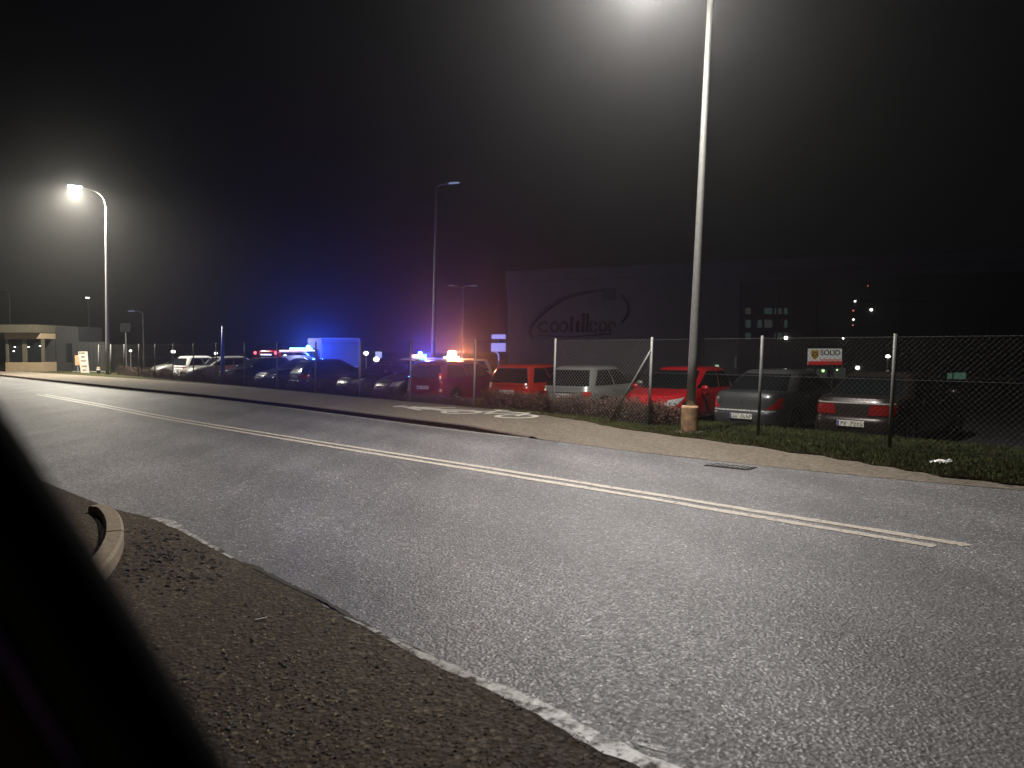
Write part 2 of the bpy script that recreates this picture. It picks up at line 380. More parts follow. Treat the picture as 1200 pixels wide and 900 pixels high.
# ------------------------------------------------------------------ painted lines
def line_strip(name, pts, w, z, m, jitter=0.0):
    pts = [Vector((p.x, p.y, z)) for p in pts]; A, B = [], []
    for i, p in enumerate(pts):
        d = (pts[min(i + 1, len(pts) - 1)] - pts[max(i - 1, 0)]).normalized(); n = Vector((-d.y, d.x, 0))
        A.append(p + n * (w / 2 + rr.uniform(-jitter, jitter))); B.append(p - n * (w / 2 + rr.uniform(-jitter, jitter)))
    return strip(name, A, B, m)
dbl_px = [(48, 462.3), (120, 475.5), (200, 490.8), (380, 520.5), (560, 549), (746, 579), (890, 603), (1010, 622.5), (1122, 641)]
dc = smooth([G(x, y) for x, y in dbl_px], 8)
def shift(pts, k):
    out = []
    for i, p in enumerate(pts):
        d = (pts[min(i + 1, len(pts) - 1)] - pts[max(i - 1, 0)]).normalized(); n = Vector((-d.y, d.x, 0)); n = n if n.y > 0 else -n
        out.append(p + n * k)
    return out
line_strip('road_marking', shift(dc, 0.115) + [G(1133, 640)], 0.115, 0.0045, M['wornline'], 0.010)
line_strip('road_marking', shift(dc, -0.115)[:-2], 0.115, 0.0045, M['wornline'], 0.010)
# worn white edge line
def jag(pxs, n): return resample(smooth([G(x, y, 0.010) for x, y in pxs], 3), n)
e1 = jag([(400, 721), (440, 739), (480, 761), (530, 784), (580, 806), (640, 834), (700, 869), (776, 902), (860, 945)], 60)
A, B = [], []
for i, p in enumerate(e1):
    w = (0.007 + 0.048 * min(1, i / 36)) * rr.uniform(0.75, 1.25); A.append(p + FN * w); B.append(p - FN * w * 0.8)
strip('road_marking', A, B, M['wornpaint'])
e2 = jag([(178, 607.5), (190, 609), (215, 622), (245, 639), (272, 654)], 26)
A, B = [], []
for i, p in enumerate(e2):
    w = (0.075 if 1 < i < 8 else 0.04) * (1 - 0.6 * i / 26) * rr.uniform(0.7, 1.2); A.append(p + FN * w); B.append(p - FN * w * 0.7)
strip('road_marking', A, B, M['wornpaint'])
e3 = jag([(748, 870), (765, 873), (790, 880)], 8)
for p in e3: p.z = 0.004
strip('road_marking', [p + FN * 0.022 * math.sin(PI * (i + .3) / 8) for i, p in enumerate(e3)], [p - FN * 0.02 * math.sin(PI * (i + .3) / 8) for i, p in enumerate(e3)], M['wornpaint'])
# dark broken seam between 272,654 and 420,730
e4 = jag([(298, 664), (320, 676), (345, 688), (380, 704), (412, 724)], 40)
A, B = [], []
for i, p in enumerate(e4):
    w = 0.028 * rr.uniform(0.3, 1.3); A.append(p + FN * w + FD * rr.uniform(-.02, .02)); B.append(p - FN * w * 0.6)
strip('road_crack', A, B, M['leafdark'])

# cycle and walker symbols on the path (flat paint), local u along the path towards the right, v across
sym = []
SU = (G(618, 491) - G(476, 480)); SU.z = 0; SU.normalize(); SV = Vector((-SU.y, SU.x, 0))
if SV.y < 0: SV = -SV
def pz(px, py): return G(px, py, 0.09)
C0 = pz(572, 485.5)
def sp(u, v, z=0.097): p = C0 + SU * u + SV * v; return Vector((p.x, p.y, z))
def sline(mb, a, b, w=0.13):
    a = Vector(a); b = Vector(b); d = (b - a).normalized(); n = Vector((-d.y, d.x)) * w / 2
    mb.add([sp(*(a + n)), sp(*(b + n)), sp(*(b - n)), sp(*(a - n))], [(0, 1, 2, 3)])
mb = MB()
for cu in (-0.85, 0.85):
    for k in range(18):
        a, b = 2 * PI * k / 18, 2 * PI * (k + 1) / 18
        ri, ro = 0.36, 0.50
        mb.add([sp(cu + ri * math.cos(a), ri * math.sin(a)), sp(cu + ro * math.cos(a), ro * math.sin(a)), sp(cu + ro * math.cos(b), ro * math.sin(b)), sp(cu + ri * math.cos(b), ri * math.sin(b))], [(0, 1, 2, 3)])
tag(mb.build('path_marking', M['paintw']), kind='structure')
mb = MB()
for i, (a, b) in enumerate((((-0.85, 0), (-0.35, 0.75)), ((-0.35, 0.75), (0.5, 0.75)), ((0.5, 0.9), (0.85, 0.0)), ((-0.1, 0.0), (0.5, 0.75)), ((-0.1, 0.0), (-0.45, 0.95)), ((-0.7, 0.98), (-0.2, 0.98)), ((0.35, 1.0), (0.75, 1.0)))):
    z = 0.099 + 0.001 * i; a = Vector(a); b = Vector(b); d = (b - a).normalized(); n = Vector((-d.y, d.x)) * 0.065
    mb.add([sp(*(a + n), z), sp(*(b + n), z), sp(*(b - n), z), sp(*(a - n), z)], [(0, 1, 2, 3)])
tag(mb.build('path_marking', M['paintw']), kind='structure')
C0 = pz(505, 479.5); mb = MB()
for i, (a, b, w) in enumerate((((-0.9, 0.05), (0.15, 0.0), 0.42), ((0.1, -0.05), (1.25, -0.28), 0.18), ((0.1, 0.05), (1.2, 0.3), 0.18), ((-0.6, 0.2), (0.25, 0.62), 0.13), ((-0.6, -0.2), (0.2, -0.5), 0.13))):
    a = Vector(a); b = Vector(b); d = (b - a).normalized(); n = Vector((-d.y, d.x)) * w / 2; z = 0.099 + 0.001 * i
    mb.add([sp(*(a + n), z), sp(*(b + n), z), sp(*(b - n), z), sp(*(a - n), z)], [(0, 1, 2, 3)])
hc = (-1.2, 0.05); mb.add([sp(hc[0] + 0.2 * math.cos(2 * PI * k / 16), hc[1] + 0.2 * math.sin(2 * PI * k / 16), 0.099) for k in range(16)], [tuple(range(16))])
tag(mb.build('path_marking', M['paintw']), kind='structure')

# drain grate in the far gutter
dr = thing('drain_grate', 'dark iron drain grate set in the road beside the path', 'drain', G(856, 547), math.atan2(SU.y, SU.x))
MB().box((0, 0, 0.006), (0.62, 0.30, 0.008)).build('frame', M['iron'], dr)
mb = MB()
for k in range(8): mb.box((-0.25 + k * 0.071, 0, 0.013), (0.022, 0.26, 0.008))
mb.build('grate', M['galv'], dr)

# kerb stub and raised island in the near left
kp = [G(118, 590, .12), G(131, 592, .12), G(142, 604, .12), G(145, 622, .12), G(139, 640, .12), G(126, 658, .12), G(104, 684, .12), G(70, 730, .12), G(20, 800, .12)]
kp = resample(smooth(kp, 5), 40)
ks = thing('kerb_stub', 'broken end of a pale curved kerb at the near road corner', 'kerb', (0, 0, 0))
mb = MB()
def kpr(i, j):
    p = kp[i]; d = (kp[min(i + 1, 39)] - kp[max(i - 1, 0)]).normalized(); n = Vector((d.y, -d.x, 0)); n = n if n.x < 0 else -n
    q = [(0.0, 0.0), (0.0, 0.10), (0.02, 0.12), (0.125, 0.12), (0.14, 0.10), (0.14, 0.0)][j]
    return Vector((p.x, p.y, 0)) + n * q[0] + Vector((0, 0, q[1]))
mb.grid(kpr, 40, 6); mb.f.append([0, 1, 2, 3, 4, 5]); mb.f.append([39 * 6 + j for j in range(6)])
mb.build('kerb_stone', M['kerbstone'], ks)
for i in (12, 24, 34):                      # joints
    a = kpr(i, 1); b = kpr(i, 4); MB().tube([kpr(i, 1) + Vector((0, 0, .0)), kpr(i, 2) + Vector((0, 0, .001)), kpr(i, 3) + Vector((0, 0, .001)), kpr(i, 4)], 0.005, 5).build('joint', M['kerb'], ks)
# soil island behind it
isl = MB(); poly = [kpr(i, 5) + Vector((0, 0, 0.055)) for i in range(4, 40, 3)] + [Vector((-4.5, 2.0, .06)), Vector((-8, 4.2, .06)), G(-60, 545, .06), G(40, 562, .06), G(78, 577, .06), G(100, 588, .06)]
isl.v = poly; isl.f = [list(range(len(poly)))]
tag(isl.build('traffic_island', M['dirt']), kind='structure')
# ------------------------------------------------------------------ loose grit and leaf crumbs on the driveway
def crumbs(name, m, n, lo, hi, zone, seed, flat=0.5):
    r = random.Random(seed); mb = MB(); k = 0
    while k < n:
        px, py = zone(r)
        p = G(px, py, 0.008)
        s = r.uniform(lo, hi) * (0.6 + 0.4 * r.random()); a = r.uniform(0, 6.3); st = r.uniform(1, 2.4)
        vs = []
        for q in range(5):
            t = a + q * 1.2566; rad = s * r.uniform(0.6, 1.2)
            x, y = rad * st * math.cos(t - a), rad * math.sin(t - a)
            vs.append(p + Vector((x * math.cos(a) - y * math.sin(a), x * math.sin(a) + y * math.cos(a), r.uniform(0, s * flat))))
        vs.append(p + Vector((0, 0, s * flat * 1.3)))
        mb.add(vs, [(0, 1, 5), (1, 2, 5), (2, 3, 5), (3, 4, 5), (4, 0, 5)]); k += 1
    o = mb.build(name, m); tag(o, kind='stuff'); return o
def z_all(r):
    while True:
        x = r.uniform(130, 760); y = r.uniform(610, 960)
        if y > 628 + (x - 200) * 0.475 + 3 and x > 110 + (y - 640) * 0.55: return x, y
def z_kerb(r):
    while True:
        x = r.gauss(190, 45); y = r.gauss(648, 22)
        if y > 618 + max(0, x - 190) * 0.5 and x > 146: return x, y
def z_band(r):
    while True:
        x = r.gauss(300, 90); y = r.gauss(790, 70)
        if y > 628 + (x - 200) * 0.475 + 3 and x > 110 + (y - 640) * 0.55: return x, y
tag(crumbs('gravel', M['stone'], 2600, 0.003, 0.009, z_all, 1), 'brown grit scattered over the worn driveway asphalt', 'gravel')
tag(crumbs('leaf_litter', M['leafdark'], 260, 0.009, 0.024, z_kerb, 2), 'dark dead leaf crumbs strewn beside the kerb end', 'leaf litter')
tag(crumbs('leaf_litter', M['leafdark'], 300, 0.005, 0.014, z_band, 5), 'dark leaf specks scattered across the near driveway', 'leaf litter')
tag(crumbs('straw_litter', M['straw'], 620, 0.003, 0.009, z_band, 3), 'pale straw crumbs scattered on the brown driveway', 'straw litter')
# cigarette end
MB().tube([(-.035, 0, .012), (.035, .006, .012)], 0.0055, 8).build('x', M['bag'])
o = bpy.data.objects['x']; o.name = 'cigarette_end'; o.location = G(306, 728, 0.004); o.rotation_euler = (0, 0, .5); tag(o, 'small white cigarette end lying on the brown driveway', 'cigarette end')

# white litter on the grass
lb = bmesh.new(); bmesh.ops.create_icosphere(lb, subdivisions=3, radius=0.1)
r5 = random.Random(11)
for v in lb.verts:
    v.co.x *= 1.35; v.co.y *= 0.6; v.co.z *= 0.32; v.co += Vector((r5.uniform(-.014, .014), r5.uniform(-.012, .012), r5.uniform(-.014, .014)))
    if v.co.x > 0.08: v.co.z += 0.03; v.co.x -= 0.02 * r5.random()
me = bpy.data.meshes.new('litter'); lb.to_mesh(me); lb.free(); me.materials.append(M['bag'])
o = bpy.data.objects.new('plastic_bag', me); COL.objects.link(o); o.location = G(1103, 542, 0.07); o.rotation_euler = (0, 0, -0.6)
tag(o, 'crumpled white plastic bag lying on the grass verge', 'litter')

# ------------------------------------------------------------------ street lamps
def street_lamp(label, base, h, arm, rise, r0, r1, lens, power=0, head=0.62, sleeve=False, col=(1, .96, .88), group='street lamps', lean=LEAN, tilt=(0, 0), beam=None):
    t = thing('street_lamp', label, 'street lamp', base, 0, group)
    top = Vector((lean * h, 0, h)); arm = Vector((arm[0], arm[1], 0))
    MB().tube([Vector((lean * h, 0, h)) * (i / 6) for i in range(7)], [r0 + (r1 - r0) * i / 6 for i in range(7)], 16).build('pole', M['galv'], t, True)
    pts = [top - Vector((0, 0, .05)), top + arm * 0.08 + Vector((0, 0, rise * 0.42)), top + arm * 0.35 + Vector((0, 0, rise * 0.8)), top + arm + Vector((0, 0, rise))]
    MB().tube(smooth(pts, 4), r1 * 0.8, 10).build('arm', M['galv'], t, True)
    d = arm.normalized() if arm.length > 0 else Vector((1, 0, 0)); n = Vector((-d.y, d.x, 0)); c = top + arm + Vector((0, 0, rise)) + d * head * 0.45
    mb = MB()
    def hp(i, j):
        u = -1 + 2 * i / 10; w = 0.17 * (max(0.0, 1 - abs(u) ** 3.2)) ** 0.5 * head / 0.62 + 0.012; a = PI * j / 8
        return c + d * (u * head * 0.5) + n * (w * math.cos(a)) + Vector((0, 0, 0.0 + 0.12 * math.sin(a) * (1 - 0.5 * u * u)))
    mb.grid(hp, 11, 9)
    mb.build('lamp_head', M['galv'], t, True)
    ln = MB()
    def lp(i, j):
        u = -0.85 + 1.7 * i / 8; w = 0.13 * (max(0.0, 1 - abs(u) ** 3)) ** 0.5 * head / 0.62; a = PI * j / 6
        return c + d * (u * head * 0.5) + n * (w * math.cos(a)) - Vector((0, 0, 0.004 + 0.06 * math.sin(a)))
    ln.grid(lp, 9, 7); ln.build('lamp_lens', lens, t, True)
    if sleeve:
        MB().lathe([(0.158, -0.05), (0.158, 0.47), (0.148, 0.5), (0.085, 0.505)], 28).build('base_sleeve', M['postsleeve'], t)
        MB().lathe([(0.30, -0.03), (0.28, 0.03), (0.17, 0.035)], 20).build('footing', M['kerb'], t, True)
    if power:
        q = (Vector((0, 0, -1)) + FD * tilt[0] - FN * tilt[1]).normalized()
        if beam:      # the main lobe of the lamp's optics
            lc = c - Vector((0, 0, 0.14)); q2 = (beam[1] - Vector(base) - lc).normalized()
            lb2 = light('AREA', 'lamp_beam', t, lc, beam[0], col, 0.3, q2.to_track_quat('-Z', 'Y').to_euler()); lb2.data.spread = math.radians(beam[2])
        light('AREA', 'lamp_light', t, c - Vector((0, 0, 0.13)), power, col, 0.3, q.to_track_quat('-Z', 'Y').to_euler())
    return t
armdir = -FN
RL = G(808, 507, 0.03)
street_lamp('tall galvanised lamp post with a brown base sleeve beside the path', RL, 8.4, armdir * 1.5, -0.20, 0.088, 0.052, M['lampglow'], 1180, tilt=(.35, .6), beam=(88, G(672, 605), 76), sleeve=True, col=(1, .95, .915), lean=0.037)
LB = G(126, 440.5)
street_lamp('lit lamp post standing behind the sandwich board', LB, 9.7, Vector((-1.0, -.7, 0)), 0.95, 0.10, 0.06, M['lampglowfar'], 8200, head=0.7, lean=0.015, tilt=(.15, 0), col=(1, .93, .78))
FB_ = AT(507, 432, 46); FB_.z = LOT
street_lamp('tall unlit lamp post rising behind the blue beacons', FB_, 11.4, Vector((0.75, -0.3, 0)), 0.25, 0.13, 0.08, M['unlitglow'], 0, head=0.8, lean=0.025)
P2 = AT(541, 425, 72); P2.z = LOT
t = street_lamp('twin headed unlit lamp post by the amber beacon', P2, 7.6, Vector((0.7, -0.2, 0)), 0.15, 0.09, 0.06, M['unlitglow'], 0, head=0.7, lean=0.02)
MB().tube([(0.15, 0, 7.5), (-0.7, .2, 7.85)], 0.045, 8).build('arm', M['galv'], t, True)
MB().box((-0.95, .25, 7.86), (0.6, 0.26, 0.1)).build('lamp_head', M['galv'], t, bevel=.03)
MB().box((-0.95, .25, 7.79), (0.45, 0.18, 0.03)).build('lamp_lens', M['unlitglow'], t)
for (px, py, yb, Y, lab, ax) in ((168, 368, 405, 75, 'thin unlit lamp post beyond the twin panel sign', -0.7), (12, 345, 385, 80, 'faint unlit lamp post above the gatehouse roof', -0.9)):
    b = AT(px, yb, Y); top = AT(px, py, Y); b = Vector((b.x, b.y, LOT))
    street_lamp(lab, b, top.z - LOT, Vector((ax, -.1, 0)), 0.3, 0.09, 0.06, M['unlitglow'], 0, head=0.7, lean=0.0)

# ------------------------------------------------------------------ chain link fence
fpx = [1700, 1284, 1042, 888, 760, 648, 555, 480, 421, 369, 324, 286, 253]
posts = [on_line(p) for p in fpx]
# past the last traced post keep the pitch
pit = 2.75; q = posts[-1]
for k in range(7): posts.append(q + FD * pit * (k + 1))
posts.insert(0, posts[0] - FD * 2.6) if False else None
fe = thing('chain_link_fence', 'galvanised chain link fence running along the path before the parked cars', 'fence', posts[4])
O = posts[4]
FH = 1.80
for i, p in enumerate(posts):
    l = p - O; z0 = 0.0
    MB().tube([l + Vector((0, 0, -0.1)), l + Vector((LEAN * FH, 0, FH + 0.02))], 0.027, 10).build('post', M['litpost'] if i in (4, 5) else M['fencepost'], fe, True)
for i in range(len(posts) - 1):
    a, b = posts[i] - O, posts[i + 1] - O; L = (b - a).length; d = (b - a) / L
    def wp(u, z, k=0.0): return a + d * u + Vector((LEAN * z, 0, z)) + FN * k
    mb = MB(); st = 0.085; r = 0.0019; z0, z1 = 0.06, FH - 0.02; Hh = z1 - z0
    n = int((L + Hh) / st) + 1
    for s in (1, -1):
        for k in range(n):
            u0 = -Hh + k * st
            ua, ub = max(0, u0), min(L, u0 + Hh)
            if ub - ua < 0.03: continue
            za, zb = z0 + (ua - u0), z0 + (ub - u0)
            if s < 0: za, zb = z0 + z1 - za, z0 + z1 - zb
            mb.tube([wp(ua, za, 0.004 * s), wp(ub, zb, 0.004 * s)], r, 3, cap=False)
    mb.build('mesh_panel', M['litwire'] if i == 4 else M['fencewire'], fe)
    mb = MB()
    for z in (0.08, 1.12, FH - 0.03): MB().tube([wp(0, z, -0.008), wp(L, z, -0.008)], 0.0026, 4).build('tension_wire', M['fencepost'], fe)
# braces on the corner post
bp = posts[4] - O
MB().tube([bp + Vector((LEAN * 1.6, 0, 1.55)) - FN * 0.03, bp + FD * 1.02 - FN * 0.03 + Vector((0, 0, 0.02))], 0.02, 8).build('brace', M['galv'], fe, True)

# ------------------------------------------------------------------ hedges (bare reddish, leafy twigs)
def hedge(name, label, pxs, off, height, width, nleaf, ntwig, seed):
    r = random.Random(seed)
    pts = [on_line(p, off) for p in pxs]; o0 = pts[len(pts) // 2].copy()
    h = thing(name, label, 'hedge', o0, 0, 'low hedges along the fence')
    pl = resample(pts, 80); A = MB(); B = MB()
    prof = [0.72 + 0.4 * r.random() for _ in range(82)]
    def hh(t):
        k = t * 79; i = int(k); return height * (prof[i] * (1 - k + i) + prof[i + 1] * (k - i))
    for _ in range(ntwig):
        t = r.random(); p = pl[min(79, int(t * 79))] + FN * r.uniform(-width / 2.6, width / 2.6) + FD * r.uniform(-.1, .1) - o0
        H = hh(t) * r.uniform(0.6, 1.12); lean = Vector((r.uniform(-.3, .3), r.uniform(-.3, .3), 0)) * H
        mid = p + Vector((0, 0, H * 0.5)) + lean * 0.35 + Vector((r.uniform(-.04, .04), r.uniform(-.04, .04), 0))
        B.tube([p, mid, p + Vector((0, 0, H)) + lean], [0.006, 0.004, 0.0018], 3, cap=False)
    for _ in range(nleaf):
        t = r.random(); H = hh(t); zf = r.random() ** 0.75
        wloc = width / 2 * (0.75 + 0.35 * math.sin(PI * min(1, zf * 0.9 + 0.1)))
        p = pl[min(79, int(t * 79))] + FN * r.uniform(-wloc, wloc) + FD * r.uniform(-.12, .12) - o0 + Vector((0, 0, 0.03 + zf * H * r.uniform(.8, 1.06)))
        s = r.uniform(0.014, 0.034); ax = Vector((r.gauss(0, 1), r.gauss(0, 1), r.gauss(0.3, 1))).normalized(); u = ax.orthogonal().normalized(); w = ax.cross(u)
        a = r.uniform(0, 6.28); u, w = u * math.cos(a) + w * math.sin(a), w * math.cos(a) - u * math.sin(a)
        A.add([p - u * s, p + w * s * .5 + ax * s * .12, p + u * s, p - w * s * .5 + ax * s * .12], [(0, 1, 2, 3)])
    A.build('foliage', M['leafhedge'], h); B.build('twigs', M['twig'], h)
    return h
hedge('hedge', 'reddish brown hedge below the silver and the orange car', [793, 740, 690, 640, 600, 572], 0.48, 0.52, 0.62, 15000, 2600, 4)
hedge('hedge', 'long dark low hedge at the foot of the far fence', [462, 400, 340, 286, 230, 180, 140], 0.5, 0.55, 0.6, 14000, 2200, 6)
hedge('hedge', 'sparse low hedge before the dark red van', [560, 530, 500, 472], 0.5, 0.28, 0.5, 2600, 700, 8)

# ------------------------------------------------------------------ grass blades (nobody could count them)
def grass(name, m, n, seed, edge):
    r = random.Random(seed); mb = MB(); N_ = len(vb)
    V, F = [], []
    k = 0
    while k < n:
        px = r.uniform(150, 1260) if r.random() < 0.25 else r.uniform(560, 1290)
        i = min(range(len(VPX)), key=lambda q: abs(VPX[q] - px)); j = min(i + 1, N_ - 1)
        t = r.random(); a = vb[i].lerp(vb[j], t); b = ve[i].lerp(ve[j], t)
        w = r.random() ** (3.0 if edge else 1.0) * (0.4 if edge else 1.0)
        p = a.lerp(b, w); zz = p.z + 0.03 * math.sin(PI * min(1, w)) * 0.5
        h = r.uniform(0.025, 0.075) * (0.8 if edge else 1.1); a = r.uniform(0, 6.28); ww = r.uniform(0.002, 0.0045)
        l = Vector((r.uniform(-.6, .6) * h, r.uniform(-.6, .6) * h, 0))
        d = Vector((math.cos(a) * ww, math.sin(a) * ww, 0)); p = Vector((p.x, p.y, zz - .004))
        q = len(V); V += [p - d, p + d, p + l * 0.4 + d * 0.6 + Vector((0, 0, h * .6)), p + l + Vector((0, 0, h))]; F += [(q, q + 1, q + 2), (q, q + 2, q + 3)]
        k += 1
    me = bpy.data.meshes.new(name); me.from_pydata([tuple(v) for v in V], [], F); me.materials.append(m)
    o = bpy.data.objects.new(name, me); COL.objects.link(o); return o
def pxof(p):
    d = p - CAM; return 600 + FPX * d.x / max(0.1, d.y * CP - d.z * SP)
VPX = [pxof(p) for p in vb]
tag(grass('grass', M['grass'], 60000, 21, False), 'short dark green grass on the verge around the fence', 'grass', kind='stuff')
tag(grass('dry_grass', M['strawgrass'], 16000, 22, True), 'dry yellowish grass fringe along the back of the path', 'grass', kind='stuff')

# ------------------------------------------------------------------ cars
def spow(v, p): return math.copysign(abs(v) ** p, v)
SPEC = {
 'hatch': dict(L=3.95, W=1.70, H=1.47, deck=[(-2.0, .90), (.8, .92), (1.8, .73), (2.0, .64)], cab=(-1.93, 1.02, -1.60, 0.0), zc=.89),
 'hatch2': dict(L=4.2, W=1.76, H=1.46, deck=[(-2.1, .90), (.8, .92), (1.9, .74), (2.1, .64)], cab=(-2.02, 1.05, -1.55, 0.05), zc=.89),
 'sedan': dict(L=4.55, W=1.78, H=1.46, deck=[(-2.3, .95), (-1.4, .99), (.9, .95), (2.1, .73), (2.3, .64)], cab=(-1.72, 1.15, -0.95, 0.15), zc=.95),
 'mpv': dict(L=4.3, W=1.76, H=1.50, deck=[(-2.2, .94), (1.0, .94), (1.9, .78), (2.15, .66)], cab=(-2.10, 1.30, -1.90, 0.40), zc=.92),
 'van': dict(L=4.5, W=1.9, H=1.85, deck=[(-2.25, 1.04), (1.3, 1.04), (2.0, .92), (2.25, .8)], cab=(-2.23, 1.65, -2.17, .85), zc=1.02),
}
def car(name, label, kind, loc, rz, paint, cat='car', group='cars parked behind the fence', tail='corner', plate=True, lod=1, extra=None, front_detail=True, lens=None):
    sp_ = SPEC[kind]; L, W, H = sp_['L'], sp_['W'], sp_['H']; dk = sp_['deck']; zb = 0.19
    t = thing(name, label, cat, loc, rz, group)
    NR, NF = 6.0, 4.2
    def deck(x):
        if x <= dk[0][0]: return dk[0][1]
        for (x0, z0), (x1, z1) in zip(dk, dk[1:]):
            if x <= x1:
                f = (x - x0) / (x1 - x0); return z0 + (z1 - z0) * f
        return dk[-1][1]
    def lerp(tab, u):
        for (a, p), (b, q) in zip(tab, tab[1:]):
            if u <= b: return p + (q - p) * (u - a) / (b - a)
        return tab[-1][1]
    XR = [(0, .14), (.12, .03), (.3, 0), (.46, .005), (.52, .05), (.7, .055), (.9, .08), (1, .14)]
    XF = [(0, .16), (.12, .03), (.3, 0), (.5, .03), (.7, .08), (.9, .18), (1, .30)]
    WT = [(0, .92), (.1, .975), (.35, .99), (.6, 1.0), (.85, .985), (1, .93)]
    def P(s, u):
        xr = -L / 2 + lerp(XR, u); xf = L / 2 - lerp(XF, u); w = W / 2 * lerp(WT, u)
        c = math.cos(s); n = NF if c > 0 else NR
        x = (xr + xf) / 2 + (xf - xr) / 2 * spow(c, 2 / n); y = w * spow(math.sin(s), 2 / n)
        return Vector((x, y, zb + u * (deck(x) - zb)))
    xb0, xb1, xt0, xt1 = sp_['cab']; zc = sp_['zc']
    def Cb(s, v):
        x0 = xb0 + (xt0 - xb0) * v ** 1.25; x1 = xb1 + (xt1 - xb1) * v ** 1.1; w = W / 2 * (0.945 + (0.74 - 0.945) * v ** 1.35)
        c = math.cos(s); n = 5.0 if c > 0 else 5.5
        x = (x0 + x1) / 2 + (x1 - x0) / 2 * spow(c, 2 / n); y = w * spow(math.sin(s), 2 / n)
        return Vector((x, y, zc - .03 + (H - 0.06 - zc + .03) * v))
    NS = 64; ts = [0, .06, .14, .25, .38, .46, .50, .56, .68, .80, .90, .96, 1.0]
    mb = MB(); mb.grid(lambda i, j: P(2 * PI * i / NS, ts[j]), NS, len(ts), close=True)
    k0 = len(mb.v); cl = [(.97, .012), (.9, .022), (.6, .03), (.0, .035)]
    base = len(ts)
    cx = lambda p: p.x
    for (f, dz) in cl:
        for i in range(NS):
            p = P(2 * PI * i / NS, 1.0); x = p.x * (1 - (1 - f) * 0.12); mb.v.append(Vector((x, p.y * f, deck(x) + dz)))
    for i in range(NS):
        i2 = (i + 1) % NS
        mb.f.append([i * base + base - 1, i2 * base + base - 1, k0 + i2, k0 + i])
        for q in range(len(cl) - 1): mb.f.append([k0 + q * NS + i, k0 + q * NS + i2, k0 + (q + 1) * NS + i2, k0 + (q + 1) * NS + i])
    mb.f.append([i * base for i in range(NS)])
    mb.build('body', paint, t, True)
    mb = MB(); vs = [0, .15, .35, .55, .75, .9, 1.0]; mb.grid(lambda i, j: Cb(2 * PI * i / NS, vs[j]), NS, len(vs), close=True)
    k0 = len(mb.v); base = len(vs); cl = [(.94, .028), (.78, .05), (.4, .06), (0, .06)]
    for f, dz in cl:
        for i in range(NS):
            p = Cb(2 * PI * i / NS, 1.0); m = (xt0 + xt1) / 2; mb.v.append(Vector((m + (p.x - m) * (f if f > 0 else 0.02), p.y * f, p.z + dz)))
    for i in range(NS):
        i2 = (i + 1) % NS; mb.f.append([i * base + base - 1, i2 * base + base - 1, k0 + i2, k0 + i])
        for q in range(len(cl) - 1): mb.f.append([k0 + q * NS + i, k0 + q * NS + i2, k0 + (q + 1) * NS + i2, k0 + (q + 1) * NS + i])
    mb.build('roof', paint, t, True)
    def sr(f, n=NR):  # rear, signed y fraction (left +)
        a = math.asin(min(1, abs(f)) ** (n / 2)); return PI - a if f >= 0 else PI + a
    def sf(f, n=NF):
        a = math.asin(min(1, abs(f)) ** (n / 2)); return a if f >= 0 else -a
    def sside(g, left, nr=NR, nf=NF):
        n = nf if g > 0 else nr; a = math.acos(spow(g, n / 2)); return a if left else 2 * PI - a
    def patch(F, name, m, c, off=.007, ns=9, nt=5, smooth_=True):
        """c: s at (bottom-start, bottom-end, top-start, top-end), u bottom, u top"""
        s00, s01, s10, s11, u0, u1 = c; mb = MB()
        def nrm(s, u):
            e = 1e-3; a = F(s + e, u) - F(s - e, u); b = F(s, min(1, u + e)) - F(s, max(0, u - e)); n = a.cross(b)
            if n.length < 1e-9: return Vector((0, 0, 1))
            n.normalize(); return n
        def Q(i, j):
            fi = (i - 1) / (ns - 1); fj = (j - 1) / (nt - 1); o = off
            if i == 0 or i == ns + 1 or j == 0 or j == nt + 1: o = -0.01
            fi = min(1, max(0, fi)); fj = min(1, max(0, fj)); u = u0 + (u1 - u0) * fj
            s = (s00 + (s01 - s00) * fi) * (1 - fj) + (s10 + (s11 - s10) * fi) * fj
            return F(s, u) + nrm(s, u) * o
        mb.grid(Q, ns + 2, nt + 2); return mb.build(name, m, t, False)
    # glazing
    CR = 5.5; CFr = 5.0
    patch(Cb, 'rear_window', M['glass'], (sr(.84, CR), sr(-.84, CR), sr(.80, CR), sr(-.80, CR), .12, .90), ns=15)
    patch(Cb, 'windscreen', M['glass'], (sf(-.88, CFr), sf(.88, CFr), sf(-.86, CFr), sf(.86, CFr), .05, .93), ns=15)
    for left in (True, False):
        segs = ((-.80, -.12, -.70, -.06), (-.07, .80, -.02, .62)) if kind != 'sedan' else ((-.70, -.10, -.55, -.05), (-.05, .82, 0.0, .62))
        for (a, b, c_, d_) in segs:
            ss = [sside(x, left, CR, CFr) for x in (a, b, c_, d_)]
            patch(Cb, 'side_window', M['glass'], (*ss, .14, .90), ns=7)
